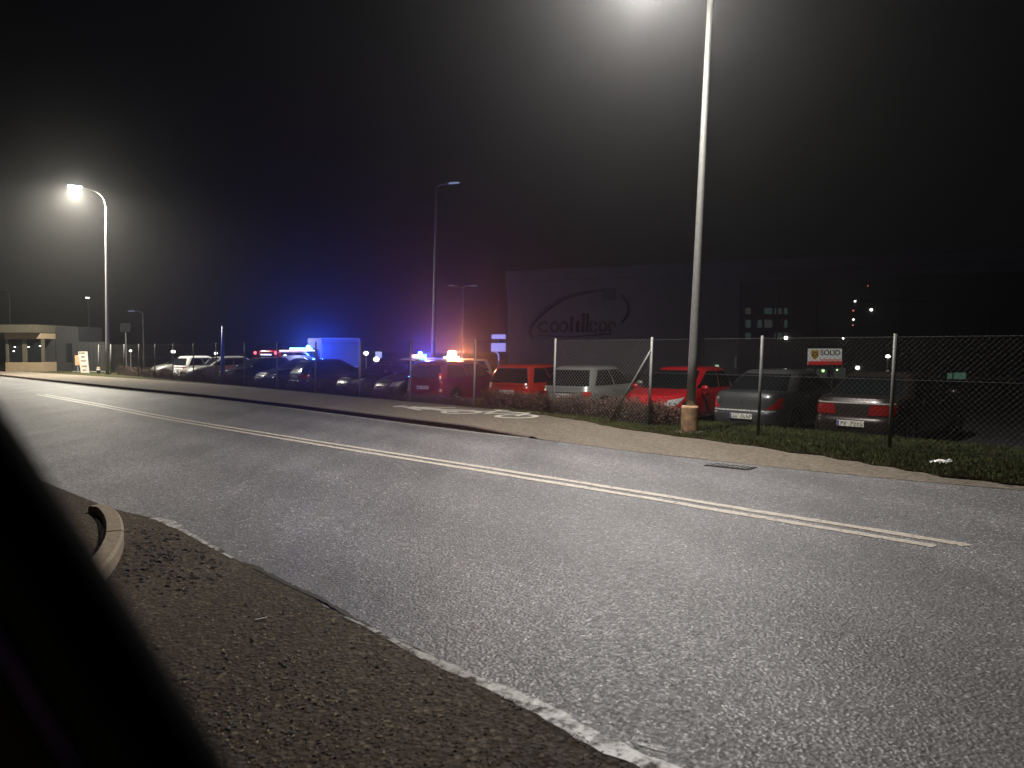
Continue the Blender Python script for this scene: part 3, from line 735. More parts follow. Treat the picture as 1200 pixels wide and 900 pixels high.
    # tail lamps
    for left in (True, False):
        sg = 1 if left else -1
        if tail == 'corner': c = (sr(.66 * sg), sside(-.90, left), sr(.60 * sg), sside(-.86, left), .60, .86)
        elif tail == 'small': c = (sr(.70 * sg), sside(-.93, left), sr(.62 * sg), sside(-.91, left), .62, .82)
        elif tail == 'wide': c = (sr(.34 * sg), sside(-.93, left), sr(.40 * sg), sside(-.90, left), .60, .86)
        elif tail == 'tri': c = (sr(.60 * sg), sside(-.90, left), sr(.86 * sg), sside(-.86, left), .58, .88)
        if tail == 'tall':
            patch(P, 'tail_light', M['taillens'], (sr(.86 * sg), sside(-.95, left), sr(.86 * sg), sside(-.95, left), .62, .97))
            patch(Cb, 'tail_light', M['taillens'], (sr(.90 * sg, CR), sside(-.965, left, CR, CFr), sr(.90 * sg, CR), sside(-.965, left, CR, CFr), .05, .42))
        else:
            patch(P, 'tail_light', lens or M['taillens'], c, ns=11)
        if front_detail: patch(P, 'headlight', M['headlens'], (sf(.60 * sg, NF), sside(.86, left) if left else sside(.86, left) - 2 * PI, sf(.66 * sg, NF), sside(.74, left) if left else sside(.74, left) - 2 * PI, .66, .90), ns=9)
    # bumper line, plate, grille
    if front_detail:
        patch(P, 'grille', M['blackplastic'], (sf(-.5), sf(.5), sf(-.42), sf(.42), .60, .72))
        patch(P, 'air_intake', M['blackplastic'], (sf(-.7), sf(.7), sf(-.75), sf(.75), .10, .28))
    patch(P, 'bumper_trim', M['blackplastic'], (sr(.93), sr(-.93), sr(.9), sr(-.9), .02, .13), off=.006, ns=15, nt=3)
    if plate:
        py = plate if isinstance(plate, float) else .70
        p = P(PI, py); xx = p.x - .012
        pl = MB().box((xx, 0, p.z), (.014, .52, .114)).build('number_plate', M['plate'], t, bevel=.004)
        MB().box((xx - .0085, .235, p.z), (.003, .035, .10)).build('band', M['plateblue'], pl)
        r = random.Random(sum(map(ord, label)) % 999); ch = MB()
        for k in range(7):
            if k == 2: continue
            y = .175 - k * .063
            ch.box((xx - .0085, y, p.z), (.003, .012, .07)); ch.box((xx - .0085, y - .014, p.z + r.choice((-.028, 0, .028))), (.0034, .02, .012)); ch.box((xx - .0085, y - .028, p.z + r.choice((-.015, .015))), (.003, .01, .04))
        ch.build('characters', M['plateink'], pl)
    # shut lines, handles, wiper
    for left in (True, False):
        for g in ((-.40, .10, .52) if kind != 'van' else (-.1, .5)):
            g2 = g + .006; patch(P, 'door_seam', M['plateink'], (sside(g, left), sside(g2, left), sside(g, left), sside(g2, left), .16, .985), off=.003, ns=2, nt=6)
        for g in (-.34, .16):
            e = P(sside(g, left), .86); MB().box((e.x, e.y + (.012 if left else -.012), e.z), (.19, .03, .028)).build('door_handle', paint, t, bevel=.008)
    for sg in (1, -1):
        a = sr(.62 * sg); b = sr(.612 * sg); patch(P, 'boot_seam', M['plateink'], (a, b, a, b, .50, .99), off=.003, ns=2, nt=5)
    patch(P, 'bumper_seam', M['plateink'], (sr(.95), sr(-.95), sr(.95), sr(-.95), .505, .52), off=.004, ns=15, nt=2)
    if kind in ('hatch', 'hatch2', 'mpv'):
        p0 = Cb(sr(.02, 5.5), .16); p1 = Cb(sr(.55, 5.5), .30); MB().tube([p0 + Vector((-.03, 0, 0)), p1 + Vector((-.03, 0, 0))], .010, 6).build('rear_wiper', M['blackplastic'], t)
    # wheels
    for sx in (-1, 1):
        for sy in (-1, 1):
            wx = sx * L * 0.315 - (0.03 if sx < 0 else -0.05); R = .315 if kind != 'van' else .35
            w = thing('x', None, None); w.name = 'wheel'; w.parent = t; w.location = (wx, sy * (W / 2 - .10), R)
            MB().lathe([(R * .62, -.1), (R * .93, -.1), (R, -.07), (R, .07), (R * .93, .105), (R * .62, .105)], 28, axis='y').build('tyre', M['rubber'], w, True)
            rm = MB().lathe([(R * .63, sy * .085), (R * .60, sy * .10), (R * .5, sy * .085), (R * .15, sy * .08), (R * .12, sy * .10), (0.001, sy * .10)], 24, axis='y')
            for q in range(5):
                a = q * 2 * PI / 5; rm.box((R * .34 * math.cos(a), sy * .092, R * .34 * math.sin(a)), (R * .5, .02, .045), Matrix.Rotation(-a, 3, 'Y'))
            rm.build('rim', M['rim'], w)
            ar = MB(); NA = 20
            def ap(i, j):
                a = -0.35 + (PI + .7) * i / NA; rad = [R * 1.03, R * 1.16][j % 2]
                return Vector((wx + rad * math.cos(a), sy * (W / 2 + (.002 if j < 2 else -.06)), R + rad * math.sin(a)))
            ar.grid(ap, NA + 1, 4); ar.build('wheel_arch', M['blackplastic'], t)
    # mirrors
    for sy in (-1, 1):
        mx = xb1 - .42
        mb = MB()
        def mp(i, j):
            a = PI * j / 6 - PI / 2; b = 2 * PI * i / 12
            return Vector((mx + .07 * math.cos(a) * math.cos(b), sy * (W / 2 + .10) + .11 * math.sin(a), zc + .06 + .075 * math.cos(a) * math.sin(b)))
        mb.grid(mp, 12, 7, close=True); mb.build('mirror', paint, t, True)
    t['_P'] = 0
    del t['_P']
    return t, P, patch, sr, sf
def paint(name, c, metal=0.3, rough=.32): return mat(name, c, rough, metal, coat=0.7, noise=0.06, scale=2)
PT = dict(grey=paint('grey_paint', (.11, .115, .12), .55), maroon=paint('maroon_paint', (.030, .022, .020), .35), red=paint('red_paint', (.42, .012, .018), .0), orange=paint('orange_red_paint', (.42, .028, .014), .0),
          silver=paint('silver_paint', (.33, .34, .32), .45), dred=paint('dark_red_paint', (.20, .018, .03), .2), black=paint('black_paint', (.018, .018, .02), .2), blue=paint('navy_paint', (.02, .025, .05), .3), white=paint('white_car_paint', (.7, .7, .7), .0), fired=paint('fire_red_paint', (.40, .015, .015), .0))
def park(px, kind, off=2.7, nose_out=False, turn=0.0):
    """park a car square to the fence; px is the column of the middle of the end that faces the fence"""
    e = on_line(px, off, LOT); L = SPEC[kind]['L']; a_ = HEAD_IN + turn; c = e + Vector((math.cos(a_), math.sin(a_), 0)) * (L / 2)
    return (Vector((c.x, c.y, LOT + .004)), HEAD_IN + turn + (PI if nose_out else 0))
# grey sedan
loc, rz = park(868, 'sedan', turn=.08)
c, P, patch, sr, sf = car('parked_car', 'dark grey saloon with a pale boot strip, tail to the fence', 'sedan', loc, rz, PT['grey'], tail='tri', plate=.36)
patch(P, 'trim_strip', M['striptrim'], (sr(.80), sr(-.80), sr(.80), sr(-.80), .50, .545), off=.012, ns=15, nt=3)
MB().lathe([(.035, -.006), (.035, .006), (.02, .012)], 16, o=(P(PI, .74).x - .008, 0, P(PI, .74).z), axis='y').build('badge', M['chrome'], c)
# maroon sedan at the right
loc, rz = park(996, 'sedan', turn=.06)
M['striptrim2'] = mat('dull_trim', (0.34, 0.33, 0.30), 0.3, 0.2, coat=.5)
c, P, patch, sr, sf = car('parked_car', 'very dark red saloon with wide tail lights and a thin chrome strip', 'sedan', loc, rz, PT['maroon'], tail='wide', plate=.38, lens=M['dulllens'])
patch(P, 'trim_strip', M['striptrim2'], (sr(.86), sr(-.86), sr(.86), sr(-.86), .875, .905), off=.012, ns=15, nt=3)
# red car, front to the fence
loc, rz = park(752, 'hatch2', nose_out=True, off=2.5, turn=.20)
c, P, patch, sr, sf = car('parked_car', 'bright red hatchback facing the road behind the lamp post', 'hatch2', loc, rz, PT['red'], tail='corner')
# silver hatch
loc, rz = park(659, 'hatch2', off=2.6, turn=.24)
c, P, patch, sr, sf = car('parked_car', 'silver hatchback with its tail above the brown hedge', 'hatch2', loc, rz, PT['silver'], tail='small', plate=.66)
patch(P, 'handle_strip', M['blackplastic'], (sr(.42), sr(-.42), sr(.42), sr(-.42), .76, .79), off=.012, ns=9, nt=3)
# orange hatch
loc, rz = park(592, 'hatch', off=2.6, turn=.28)
c, P, patch, sr, sf = car('parked_car', 'orange red hatchback with its tail to the fence', 'hatch', loc, rz, PT['orange'], tail='small', plate=.66)
# dark red mpv
loc, rz = park(494, 'mpv', off=2.5, turn=.30)
c, P, patch, sr, sf = car('parked_car', 'dark red people carrier with tall tail lights below the amber beacon', 'mpv', loc, rz, PT['dred'], tail='tall', plate=.60)
# dark cars towards the left
for px, kind, pnt, no, lab in ((444, 'hatch', 'black', True, 'black hatchback right of the white box truck, low in shadow'),
                               (398, 'sedan', 'black', True, 'black saloon parked below the white box truck'),
                               (344, 'hatch2', 'blue', False, 'dark navy hatchback before the lit side of the rescue van'),
                               (300, 'sedan', 'blue', True, 'dark saloon with a pale bumper left of the rescue van'),
                               (255, 'hatch2', 'black', True, 'black hatchback right of the silver car near the far fence'),
                               (212, 'hatch2', 'silver', True, 'silver hatchback facing the road near the far end of the fence'),
                               (176, 'hatch', 'silver', True, 'dull silver small car farthest left behind the fence')):
    loc, rz = park(px, kind, nose_out=no, off=2.9)
    car('parked_car', lab, kind, loc, rz, PT[pnt], tail='corner')
# pale cars in the next row
for px, Y, kind, lab in ((243, 47, 'hatch', 'pale car whose roof shows above the black hatchback'), (279, 48, 'sedan', 'white saloon roof showing between two fence posts left of the red lamps')):
    p = AT(px, 430, Y); car('parked_car', lab, kind, (p.x, p.y, LOT + .004), HEAD_IN + .2, PT['white'], tail='corner')

# ------------------------------------------------------------------ emergency vehicles
def beacon(parent, loc, m, r=.09, h=.15, name='beacon'):
    MB().lathe([(r * 1.1, 0), (r * 1.1, .03), (r, .035), (r * .9, h * .8), (r * .5, h), (.002, h)], 16, o=loc).build(name, m, parent, True)
# rescue van
p = AT(311, 440, 44); yaw = math.radians(68)
hd = Vector((math.cos(yaw), math.sin(yaw), 0)); c = Vector((p.x, p.y, LOT + .004)) + hd * 2.25
t, P, patch, sr, sf = car('rescue_van', 'red rescue van with red rear lamps, a lit side and a blue beacon', 'van', c, yaw, PT['fired'], 'emergency vehicle', 'emergency vehicles with lights on', tail='tall')
for sy in (.72, -.72): MB().lathe([(.085, -.03), (.085, .02), (.03, .03)], 16, o=(-2.24, sy, 1.68), axis='y').build('warning_lamp', M['redlamp'], t, True)
MB().box((-2.24, -.05, 1.58), (.03, .75, .06)).build('light_strip', M['strip'], t)
MB().box((-.4, -.84, 1.80), (3.2, .06, .06)).build('light_strip', M['strip'], t)
MB().box((-.65, -.965, 1.18), (2.6, .02, .68)).build('side_panel', M['white'], t)
lb_ = MB().box((1.0, 0, 1.91), (.30, 1.5, .12)).build('light_bar', M['cyanbeacon'], t, bevel=.04)
beacon(t, (1.0, -.55, 1.95), M['bluebeacon'], .11, .16)
aim(light('SPOT', 'beacon_light', t, (0.9, -1.05, 1.98), 1200, (.02, .10, 1.0), .12)); light('POINT', 'beacon_light', t, (1.9, -.9, 1.95), 1100, (.01, .06, 1.0), .12)
light('POINT', 'panel_fill', t, (-0.6, -1.5, 1.9), 60, (.45, .5, 1.0), .1)  # added lamp without a fixture, brightens the white side panel
# white box truck
A0 = AT(376, 432, 51.3); B0 = AT(421.5, 432, 53)
fx = (B0 - A0); fx.z = 0; Lb = fx.length; ang = math.atan2(fx.y, fx.x)
t = thing('box_truck', 'white box truck lit blue by the beacons', 'truck', (A0.x, A0.y, LOT), ang, 'emergency vehicles with lights on')
zt = AT(400, 396, 51).z - LOT; zl = AT(400, 431, 51).z - LOT
MB().box((Lb / 2, 1.1, (zt + zl) / 2), (Lb, 2.2, zt - zl)).build('cargo_box', M['truckside'], t, bevel=.03)
fr = MB()
for x in (.03, Lb - .03): fr.box((x, -.012, (zt + zl) / 2), (.07, .03, zt - zl + .04))
fr.box((Lb / 2, -.012, zt - .02), (Lb, .03, .07)); fr.box((Lb / 2, -.012, zl + .03), (Lb, .03, .08)); fr.build('edge_rail', M['white'], t)
MB().box((Lb / 2, 1.1, zl - .1), (Lb + .2, 1.7, .16)).build('chassis', M['blackplastic'], t)
cb = MB().box((-.85, 1.1, 1.15), (1.5, 2.0, 1.55)).build('cab', PT['blue'], t, bevel=.12)
MB().box((-.9, .085, 1.5), (.9, .03, .55)).build('window', M['glass'], t)
for x in (-.8, Lb - .6):
    for y in (.15, 2.0):
        MB().lathe([(.2, -.12), (.38, -.12), (.4, -.08), (.4, .08), (.38, .12), (.2, .12)], 20, o=(x, y, .4), axis='y').build('wheel', M['rubber'], t, True)
# police car
p = AT(482, 440, 36); yaw = HEAD_IN + PI * .93; c = Vector((p.x, p.y, LOT + .004))
t, P, patch, sr, sf = car('police_car', 'white patrol car with a lit red and blue light bar', 'mpv', c, yaw, PT['white'], 'emergency vehicle', 'emergency vehicles with lights on')
MB().box((-.35, -.42, 1.57), (.28, .30, .13)).build('light_bar', M['pinklamp'], t, bevel=.03)
MB().box((-.35, 0.06, 1.57), (.30, .60, .15)).build('light_bar', M['strip'], t, bevel=.03)
MB().box((-.35, .52, 1.57), (.30, .30, .17)).build('light_bar', M['cyanbeacon'], t, bevel=.03)
beacon(t, (-.35, .25, 1.63), M['bluebeacon'], .09, .15)
aim(light('SPOT', 'beacon_light', t, (-.6, .5, 1.74), 1000, (.07, .06, 1.0), .12)); light('POINT', 'beacon_light', t, (-.6, .3, 1.80), 250, (.06, .07, 1.0), .12)
# amber beacon vehicle
p = AT(522, 440, 33); yaw = HEAD_IN + PI * .97; c = Vector((p.x, p.y, LOT + .004))
t, P, patch, sr, sf = car('recovery_car', 'white estate car carrying the bright amber beacon', 'mpv', c, yaw, PT['white'], 'emergency vehicle', 'emergency vehicles with lights on')
MB().box((-.3, 0, 1.545), (.25, 1.0, .06)).build('light_bar', M['strip'], t, bevel=.02)
beacon(t, (-.3, 0.05, 1.57), M['amber'], .20, .26)
aim(light('SPOT', 'beacon_light', t, (-.65, .1, 1.78), 1300, (1.0, .32, .12), .12)); light('POINT', 'beacon_light', t, (-.65, .2, 1.84), 160, (1.0, .30, .12), .12)

# ------------------------------------------------------------------ globes and small signs in the car park
for px, py, Y, lab, r in ((153, 411, 58, 'leftmost glowing globe lamp, beyond the far silver cars', .10), (203, 412, 56, 'glowing globe lamp right above the silver hatchback', .15), (253, 414, 56, 'glowing globe lamp left of the blue lit pole', .12), (429, 414, 60, 'glowing globe lamp right beside the box truck', .19), (441, 421, 52, 'oval glowing lamp under the small square sign', .2)):
    p = AT(px, py, Y); t = thing('globe_lamp', lab, 'lamp', (p.x, p.y, LOT), 0, 'globe lamps in the car park')
    MB().tube([(0, 0, 0), (0, 0, p.z - LOT - r * .8)], .035, 8).build('pole', M['galv'], t)
    MB().lathe([(r * math.sin(PI * k / 10) + .001, -r * math.cos(PI * k / 10) * .8) for k in range(11)], 16, o=(0, 0, p.z - LOT)).build('globe', M['globeglow'], t, True)
def post_sign(name, label, boards, Y, m, cat='sign'):
    x0 = sum((b[0] + b[2]) / 2 for b in boards) / len(boards); p = AT(x0, 408, Y)
    t = thing(name, label, cat, (p.x, p.y, LOT)); top = 0
    for (xa, ya, xb, yb) in boards:
        a = AT(xa, ya, Y); b = AT(xb, yb, Y); top = max(top, a.z)
        MB().box(((a.x + b.x) / 2 - p.x, 0, (a.z + b.z) / 2 - LOT), (b.x - a.x, .09, a.z - b.z)).build('board', m, t, bevel=.01)
    MB().tube([(0, .09, 0), (0, .09, top - LOT)], .05, 8).build('pole', M['galv'], t)
    return t
t = post_sign('added_glow_sign', 'two stacked sign boards with an added bluish glow left of the building', [(576, 392, 592.5, 397), (575.5, 402, 592.5, 412)], 40, M['signblueglow'])
MB().tube([(-.3, .02, 1.90), (0, .02, 1.62), (.02, .05, 1.3)], .03, 6).build('bracket', M['signblueglow'], t)  # bracket shares the boards' added blue glow
post_sign('added_glow_sign', 'small square sign with added glow above the oval lamp', [(440, 412, 447.5, 419.5)], 60, M['signblueglow'])
post_sign('road_sign', 'dim grey board on a post beyond the gate', [(141, 379, 153, 389)], 60, M['darkpanel'])
# pale flag pole, blue beacon light put into its colour
p = AT(261, 425, 40)
t = thing('flag_pole', 'pale pole lit blue beside the black hatchback', 'pole', (p.x, p.y, LOT))
MB().tube([(0, 0, 0), (0, 0, 1.4), (0.03, 0, 3.1)], [.11, .10, .05], 10).build('shaft', M['bluelitpole'], t, True)
MB().lathe([(.16, 0), (.16, .05), (.11, .06)], 12).build('foot', M['galv'], t)
light('POINT', 'x', t, (.3, -.6, 1.0), .001, (0, 0, 1), .1) if False else None

# ------------------------------------------------------------------ gatehouse, gate, board at the far left
Yg = G(30, 437).y
def gx(px): return AT(px, 420, Yg).x
def gz(py): return AT(30, py, Yg).z
x0, x1 = gx(-40), gx(51); zb_ = 0.02
g = thing('gatehouse', 'cream flat roofed gatehouse with dark windows', 'gatehouse', (gx(51), Yg, 0))
def gbx(name, pa, pb, pt, pbm, y0, y1, m, bev=0.01, parent=None):
    a, b = gx(pa), gx(pb); zt, zl = gz(pt), gz(pbm)
    return MB().box(((a + b) / 2 - gx(51), (y0 + y1) / 2, (zt + zl) / 2), (b - a, y1 - y0, zt - zl)).build(name, m, parent or g, bevel=bev)
gbx('plinth_wall', 6, 51, 424.7, 437.3, 0, 3.5, M['cream'])
gbx('fascia', 2, 49.5, 380.7, 390, -.5, 3.6, M['olive'])
gbx('soffit_band', 6.5, 49, 390.2, 397, -.1, 3.4, M['cream'])
gbx('mullion', 6.6, 9.5, 397.2, 424.5, .02, .2, M['olive']); gbx('mullion', 26, 31, 397.2, 424.5, .02, .2, M['olive']); gbx('mullion', 48, 51, 397.2, 424.5, .02, .2, M['olive'])
for a, b in ((9.7, 25.8), (31.2, 47.8)):
    w = gbx('window', a, b, 397.2, 424.5, .1, .14, M['glass'])
gbx('inner_wall', 6.6, 51, 397.3, 424.4, 1.2, 3.4, M['darkpanel'])
for px, py in ((17, 406.5), (15.5, 411.5), (33, 406.5), (46.5, 405.5)):
    a = gx(px) - gx(51); MB().box((a, .07, gz(py)), (.10, .02, .05)).build('window_glint', M['spot'], g)  # glowing chips stand in for reflections on the window glass
gbx('side_wing', 51.2, 78, 382, 437, 1.4, 4.4, M['darkpanel'])
gbx('wing_window', 63, 72, 402, 424, 1.36, 1.395, M['glass'])
ga = thing('sliding_gate', 'dark grey panel gate between gatehouse and lamp post', 'gate', (gx(79), Yg + .6, 0))
for k in range(7):
    a = gx(79 + k * 6.4) - gx(79); b = gx(79 + (k + 1) * 6.4) - gx(79) - .02
    MB().box(((a + b) / 2, 0, (gz(400) + .05) / 2), (b - a, .05, gz(400) - .1)).build('panel', M['darkpanel'], ga)
MB().tube([(0, -.05, .06), (gx(124) - gx(79), -.05, .06)], .04, 6).build('rail', M['galv'], ga)
for k in range(5):      # gate continues behind the far fence as plain boards
    pass
sb = thing('sandwich_board', 'white notice board with five dark text lines leaning by the road', 'notice board', G(99.5, 438.5))
Ys = G(99.5, 438.5).y; k = Ys / FPX
def sbp(px, py, y=0): return Vector(((px - 99.5) * k, y, (438.5 - py) * k))
mb = MB(); q = [sbp(95.0, 438.2), sbp(104.6, 438.2), sbp(102.8, 412), sbp(92.2, 412)]
mb.add(q + [p + Vector((0, .04, 0)) for p in q], [(0, 1, 2, 3), (7, 6, 5, 4), (0, 4, 5, 1), (1, 5, 6, 2), (2, 6, 7, 3), (3, 7, 4, 0)]); mb.build('board', M['signwhite'], sb)
for (xa, xb, y) in ((93.2, 100.8, 413.6), (95.8, 100.2, 418), (95.2, 101.6, 422.6), (96.2, 102.3, 429), (97.3, 101.3, 433.5), (96, 102.5, 437.6)):
    a = sbp(xa, y + .8, -.006); b = sbp(xb, y - .8, -.006); mb = MB(); xx = a.x
    while xx < b.x - .02:
        w = random.uniform(.05, .14); w = min(w, b.x - xx); mb.box((xx + w / 2, -.006, (a.z + b.z) / 2), (w, .006, abs(b.z - a.z))); xx += w + .025
    mb.build('text_line', M['inkbrown'], sb)
MB().tube([sbp(98.5, 413, .04), sbp(100.5, 438, .5)], .02, 6).build('rear_leg', M['galv'], sb)
b2 = thing('notice_board', 'small dull brown board half hidden behind the white notice board', 'notice board', G(90, 438.3)); MB().box((0, .1, .85), (.28, .04, .62)).build('board', M['postsleeve'], b2); MB().tube([(0, .13, 0), (0, .13, 1.0)], .03, 6).build('pole', M['galv'], b2)
bo = thing('bollard', 'short yellowish bollard between notice board and lamp post', 'bollard', G(115.5, 439)); MB().lathe([(.10, 0), (.10, .40), (.07, .46), (.002, .47)], 14).build('post', M['cream'], bo, True); MB().lathe([(.11, .28), (.11, .34)], 14).build('band', M['white'], bo)

# ------------------------------------------------------------------ the big building at the back
BA = AT(595, 408, 62); BB = AT(1200, 408, 47); BA.z = BB.z = 0
bd = (BB - BA).normalized(); bn = Vector((bd.y, -bd.x, 0));
if bn.y > 0: bn = -bn
bang = math.atan2(bd.y, bd.x)
bl = thing('factory_building', 'long dark factory building behind the car park', 'building', (BA.x, BA.y, LOT), bang)
BL = (BB - BA).length + 16
def bpnt(px, py, out=0.0):
    """photo point on the facade plane -> local (u, -, z)"""
    d = ray(px, py); t = (BA - CAM + bn * out).dot(bn) / d.dot(bn); p = CAM + d * t; return (p - BA).dot(bd), p.z - LOT
ztop = bpnt(595, 318)[1]
MB().box((BL / 2, 12, (ztop - .9) / 2), (BL, 24, ztop - .9)).build('wall', M['wall'], bl)
MB().box((BL / 2, 12, ztop - .45), (BL + .3, 24.3, .9)).build('parapet', M['wall'], bl, bevel=.05)
u0, z0 = bpnt(868, 330); u1 = BL - .5
MB().box(((u0 + u1) / 2, -.03, (z0) / 2 + .1), (u1 - u0, .08, z0 - .2)).build('glazing', M['walldark'], bl)
mu = MB()
for i in range(14):
    u = u0 + (u1 - u0) * i / 13; mu.box((u, -.12, z0 / 2), (.12, .12, z0))
for z in (3.2, 5.0): mu.box(((u0 + u1) / 2, -.115, z), (u1 - u0, .09, .12))
mu.build('mullion_frame', M['blackplastic'], bl)
def bwin(name, m, xa, ya, xb, yb, out=.09, d=.04):
    a, zt = bpnt(xa, ya); b, zl = bpnt(xb, yb); return MB().box(((a + b) / 2, -out, (zt + zl) / 2), (b - a, d, zt - zl)).build(name, m, bl)
wr = random.Random(5)
for i, xa in enumerate((874, 888, 896, 908, 919)):
    for j, ya in enumerate((360, 374, 389)):
        if wr.random() < .9: bwin('window', M['win1'] if (i + j) % 3 else M['win3'], xa, ya + 1, xa + (6, 5, 9, 8, 4)[i], ya + (8, 10, 9)[j])
bwin('window', M['win2'], 1117.5, 436.5, 1131.5, 452); bwin('window', M['win2'], 1110, 437, 1115.5, 451.5); bwin('window', M['win1'], 1120, 463, 1129, 468)
bwin('door', M['slit'], 838.2, 427.5, 842.5, 443); bwin('window', M['win3'], 944, 432, 953, 452); bwin('window', M['win3'], 956, 432, 969, 452); bwin('window', M['win3'], 975, 431, 991, 446); bwin('window', M['win1'], 861, 418, 863.5, 432)
# dark oval emblem on the wall: swoosh ring, dark lettering strokes, cap block
em = MB(); pts = []
for (x, y) in ((624, 397), (621, 388), (626, 377), (640, 363), (658, 351), (680, 344), (706, 340)): u, z = bpnt(x, y); pts.append(Vector((u, -.05, z)))
em.tube(smooth(pts, 5), [.08 + .10 * abs(math.sin(PI * i / 30)) for i in range(31)], 8)
em.build('emblem', M['emblem'], bl)
em = MB(); pts = []
for (x, y) in ((728, 346), (735, 356), (735, 368), (728, 378)): u, z = bpnt(x, y); pts.append(Vector((u, -.05, z)))
em.tube(smooth(pts, 5), .10, 8); em.build('emblem', M['emblem'], bl)
def em_pt(x, y): u, z = bpnt(x, y); return Vector((u, -.05, z))
def em_loop(cx, cy, rx, ry, a0=0, a1=360, w=.10):
    MB().tube([em_pt(cx + rx * math.cos(math.radians(a0 + (a1 - a0) * k / 16)), cy - ry * math.sin(math.radians(a0 + (a1 - a0) * k / 16))) for k in range(17)], w, 6).build('emblem_letter', M['emblem'], bl, True)
for cx, rx, a0, a1 in ((637, 6, 40, 320), (650, 4.5, 0, 360), (660, 4.5, 0, 360), (695, 4.5, 30, 330), (706, 4, 0, 360), (717, 4, 20, 250)): em_loop(cx, 383, rx, 5.5, a0, a1)
for x, h in ((669, 18), (676, 13), (682, 22), (687, 22)): MB().tube([em_pt(x + 1.5, 389 - h), em_pt(x, 380), em_pt(x + .5, 389)], .13, 6).build('emblem_letter', M['emblem'], bl, True)
MB().tube([em_pt(630, 393), em_pt(670, 394.5), em_pt(716, 391)], .06, 6).build('emblem', M['emblem'], bl, True)
em = MB(); a, b = bpnt(706, 338), bpnt(721, 351); em.box(((a[0] + b[0]) / 2, -.05, (a[1] + b[1]) / 2), (b[0] - a[0], .08, a[1] - b[1]))
em.build('emblem', M['emblem'], bl)
# small lights on / before the facade
for (px, py, m, s, lab) in ((921, 396, 'spot', .24, 'largest bright wall light, left above the red and white sign'), (988, 396.5, 'spot', .11, 'small wall light right above the red and white sign'), (1002, 353, 'spot', .11, 'topmost faint light but one on the dark glazing'), (1000, 364, 'spotred', .13, 'upper dim pinkish light in the short vertical row'), (1000, 374.5, 'spot', .10, 'middle light of the short vertical row on the glazing'), (999.5, 381, 'spotred', .10, 'lowest reddish light of the short vertical row'),
                            (1021, 363, 'spot', .16, 'bright wall light right of the short vertical row'), (1017, 335, 'spotred', .08, 'highest tiny light on the dark building'), (1005, 431, 'spot', .24, 'bright light just above the very dark red saloon'), (964.5, 434.5, 'spotgreen', .20, 'greenish light under the red and white sign'), (981, 433.5, 'spotgreen', .12, 'smaller greenish light right of the sign legs'), (103, 349, 'spot', .10, 'tiny distant light above the sliding gate')):
    if px < 200:
        p = AT(px, py, 90); t = thing('distant_lamp', lab, 'lamp', (p.x, p.y, LOT))
        MB().tube([(0, 0, 0), (0, 0, p.z - LOT)], .05, 6).build('pole', M['galv'], t); MB().box((0, -.1, p.z - LOT), (.3, .3, .1)).build('lamp_head', M['spot'], t)
        continue
    u, z = bpnt(px, py, .35); p = BA + bd * u + bn * .35; t = thing('wall_light', lab, 'wall light', (p.x, p.y, LOT + z), bang, 'small lights on the factory front')
    MB().lathe([(s * .5 * math.sin(PI * k / 8) + .001, -s * .5 * math.cos(PI * k / 8)) for k in range(9)], 12).build('bulb', M[m], t, True)
    MB().box((0, .16, s * .5 + .03), (.12, .34, .05)).build('bracket', M['blackplastic'], t)
# lamp bollard behind the right fence post
p = AT(1040.5, 418, 30); t = thing('small_lamp', 'small lamp on a thin post behind the right fence post', 'lamp', (p.x, p.y, LOT))
MB().tube([(0, 0, 0), (0, 0, p.z - LOT)], .03, 8).build('pole', M['galv'], t); MB().lathe([(.05, 0), (.09, .03), (.06, .10), (.002, .12)], 12, o=(0, 0, p.z - LOT - .04)).build('lamp_head', M['spot'], t, True)
p = AT(862, 424, 40)
# security company sign on two legs
Yn = 27.0; a = AT(947, 408.5, Yn); b = AT(986, 427.5, Yn); c = (a + b) / 2
sg = thing('company_sign', 'white sign with a red base band reading SOLID on two dark legs', 'sign', (c.x, c.y, LOT), .0)
w, h = b.x - a.x, a.z - b.z; zc_ = c.z - LOT
MB().box((0, 0, zc_), (w, .06, h)).build('board', M['signglow'], sg, bevel=.006)
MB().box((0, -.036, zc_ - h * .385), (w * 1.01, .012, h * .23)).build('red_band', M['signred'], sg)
MB().box((w * .16, -.034, zc_ - h * .20), (w * .62, .006, h * .10)).build('pink_band', mat('sign_pink', (.62, .25, .22), .6, emit=(1, .4, .35), estr=.15), sg)  # pink face also given an added glow
RX = Matrix.Rotation(PI / 2, 4, 'X')
text_mesh('SOLID', h * .44, .004, M['ink'], 'lettering', sg, Matrix.Translation((-w * .15, -.036, zc_ + h * .10)) @ RX, sx=1.02)
text_mesh('SECURITY', h * .17, .004, M['signwhite'], 'lettering', sg, Matrix.Translation((w * .03, -.046, zc_ - h * .43)) @ RX, sx=1.1)
sh = MB(); sw = w * .115; cx_ = -w * .305; pts = [(-1, .95), (1, .95), (1, .1), (.55, -.7), (0, -1.05), (-.55, -.7), (-1, .1)]
sh.add([Vector((cx_ + x * sw, -.034, zc_ + h * .12 + z * h * .30)) for x, z in pts] + [Vector((cx_ + x * sw, -.028, zc_ + h * .12 + z * h * .30)) for x, z in pts], [tuple(range(7)), tuple(range(13, 6, -1))] + [(i, (i + 1) % 7, 7 + (i + 1) % 7, 7 + i) for i in range(7)])
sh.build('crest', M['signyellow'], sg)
fm = MB()
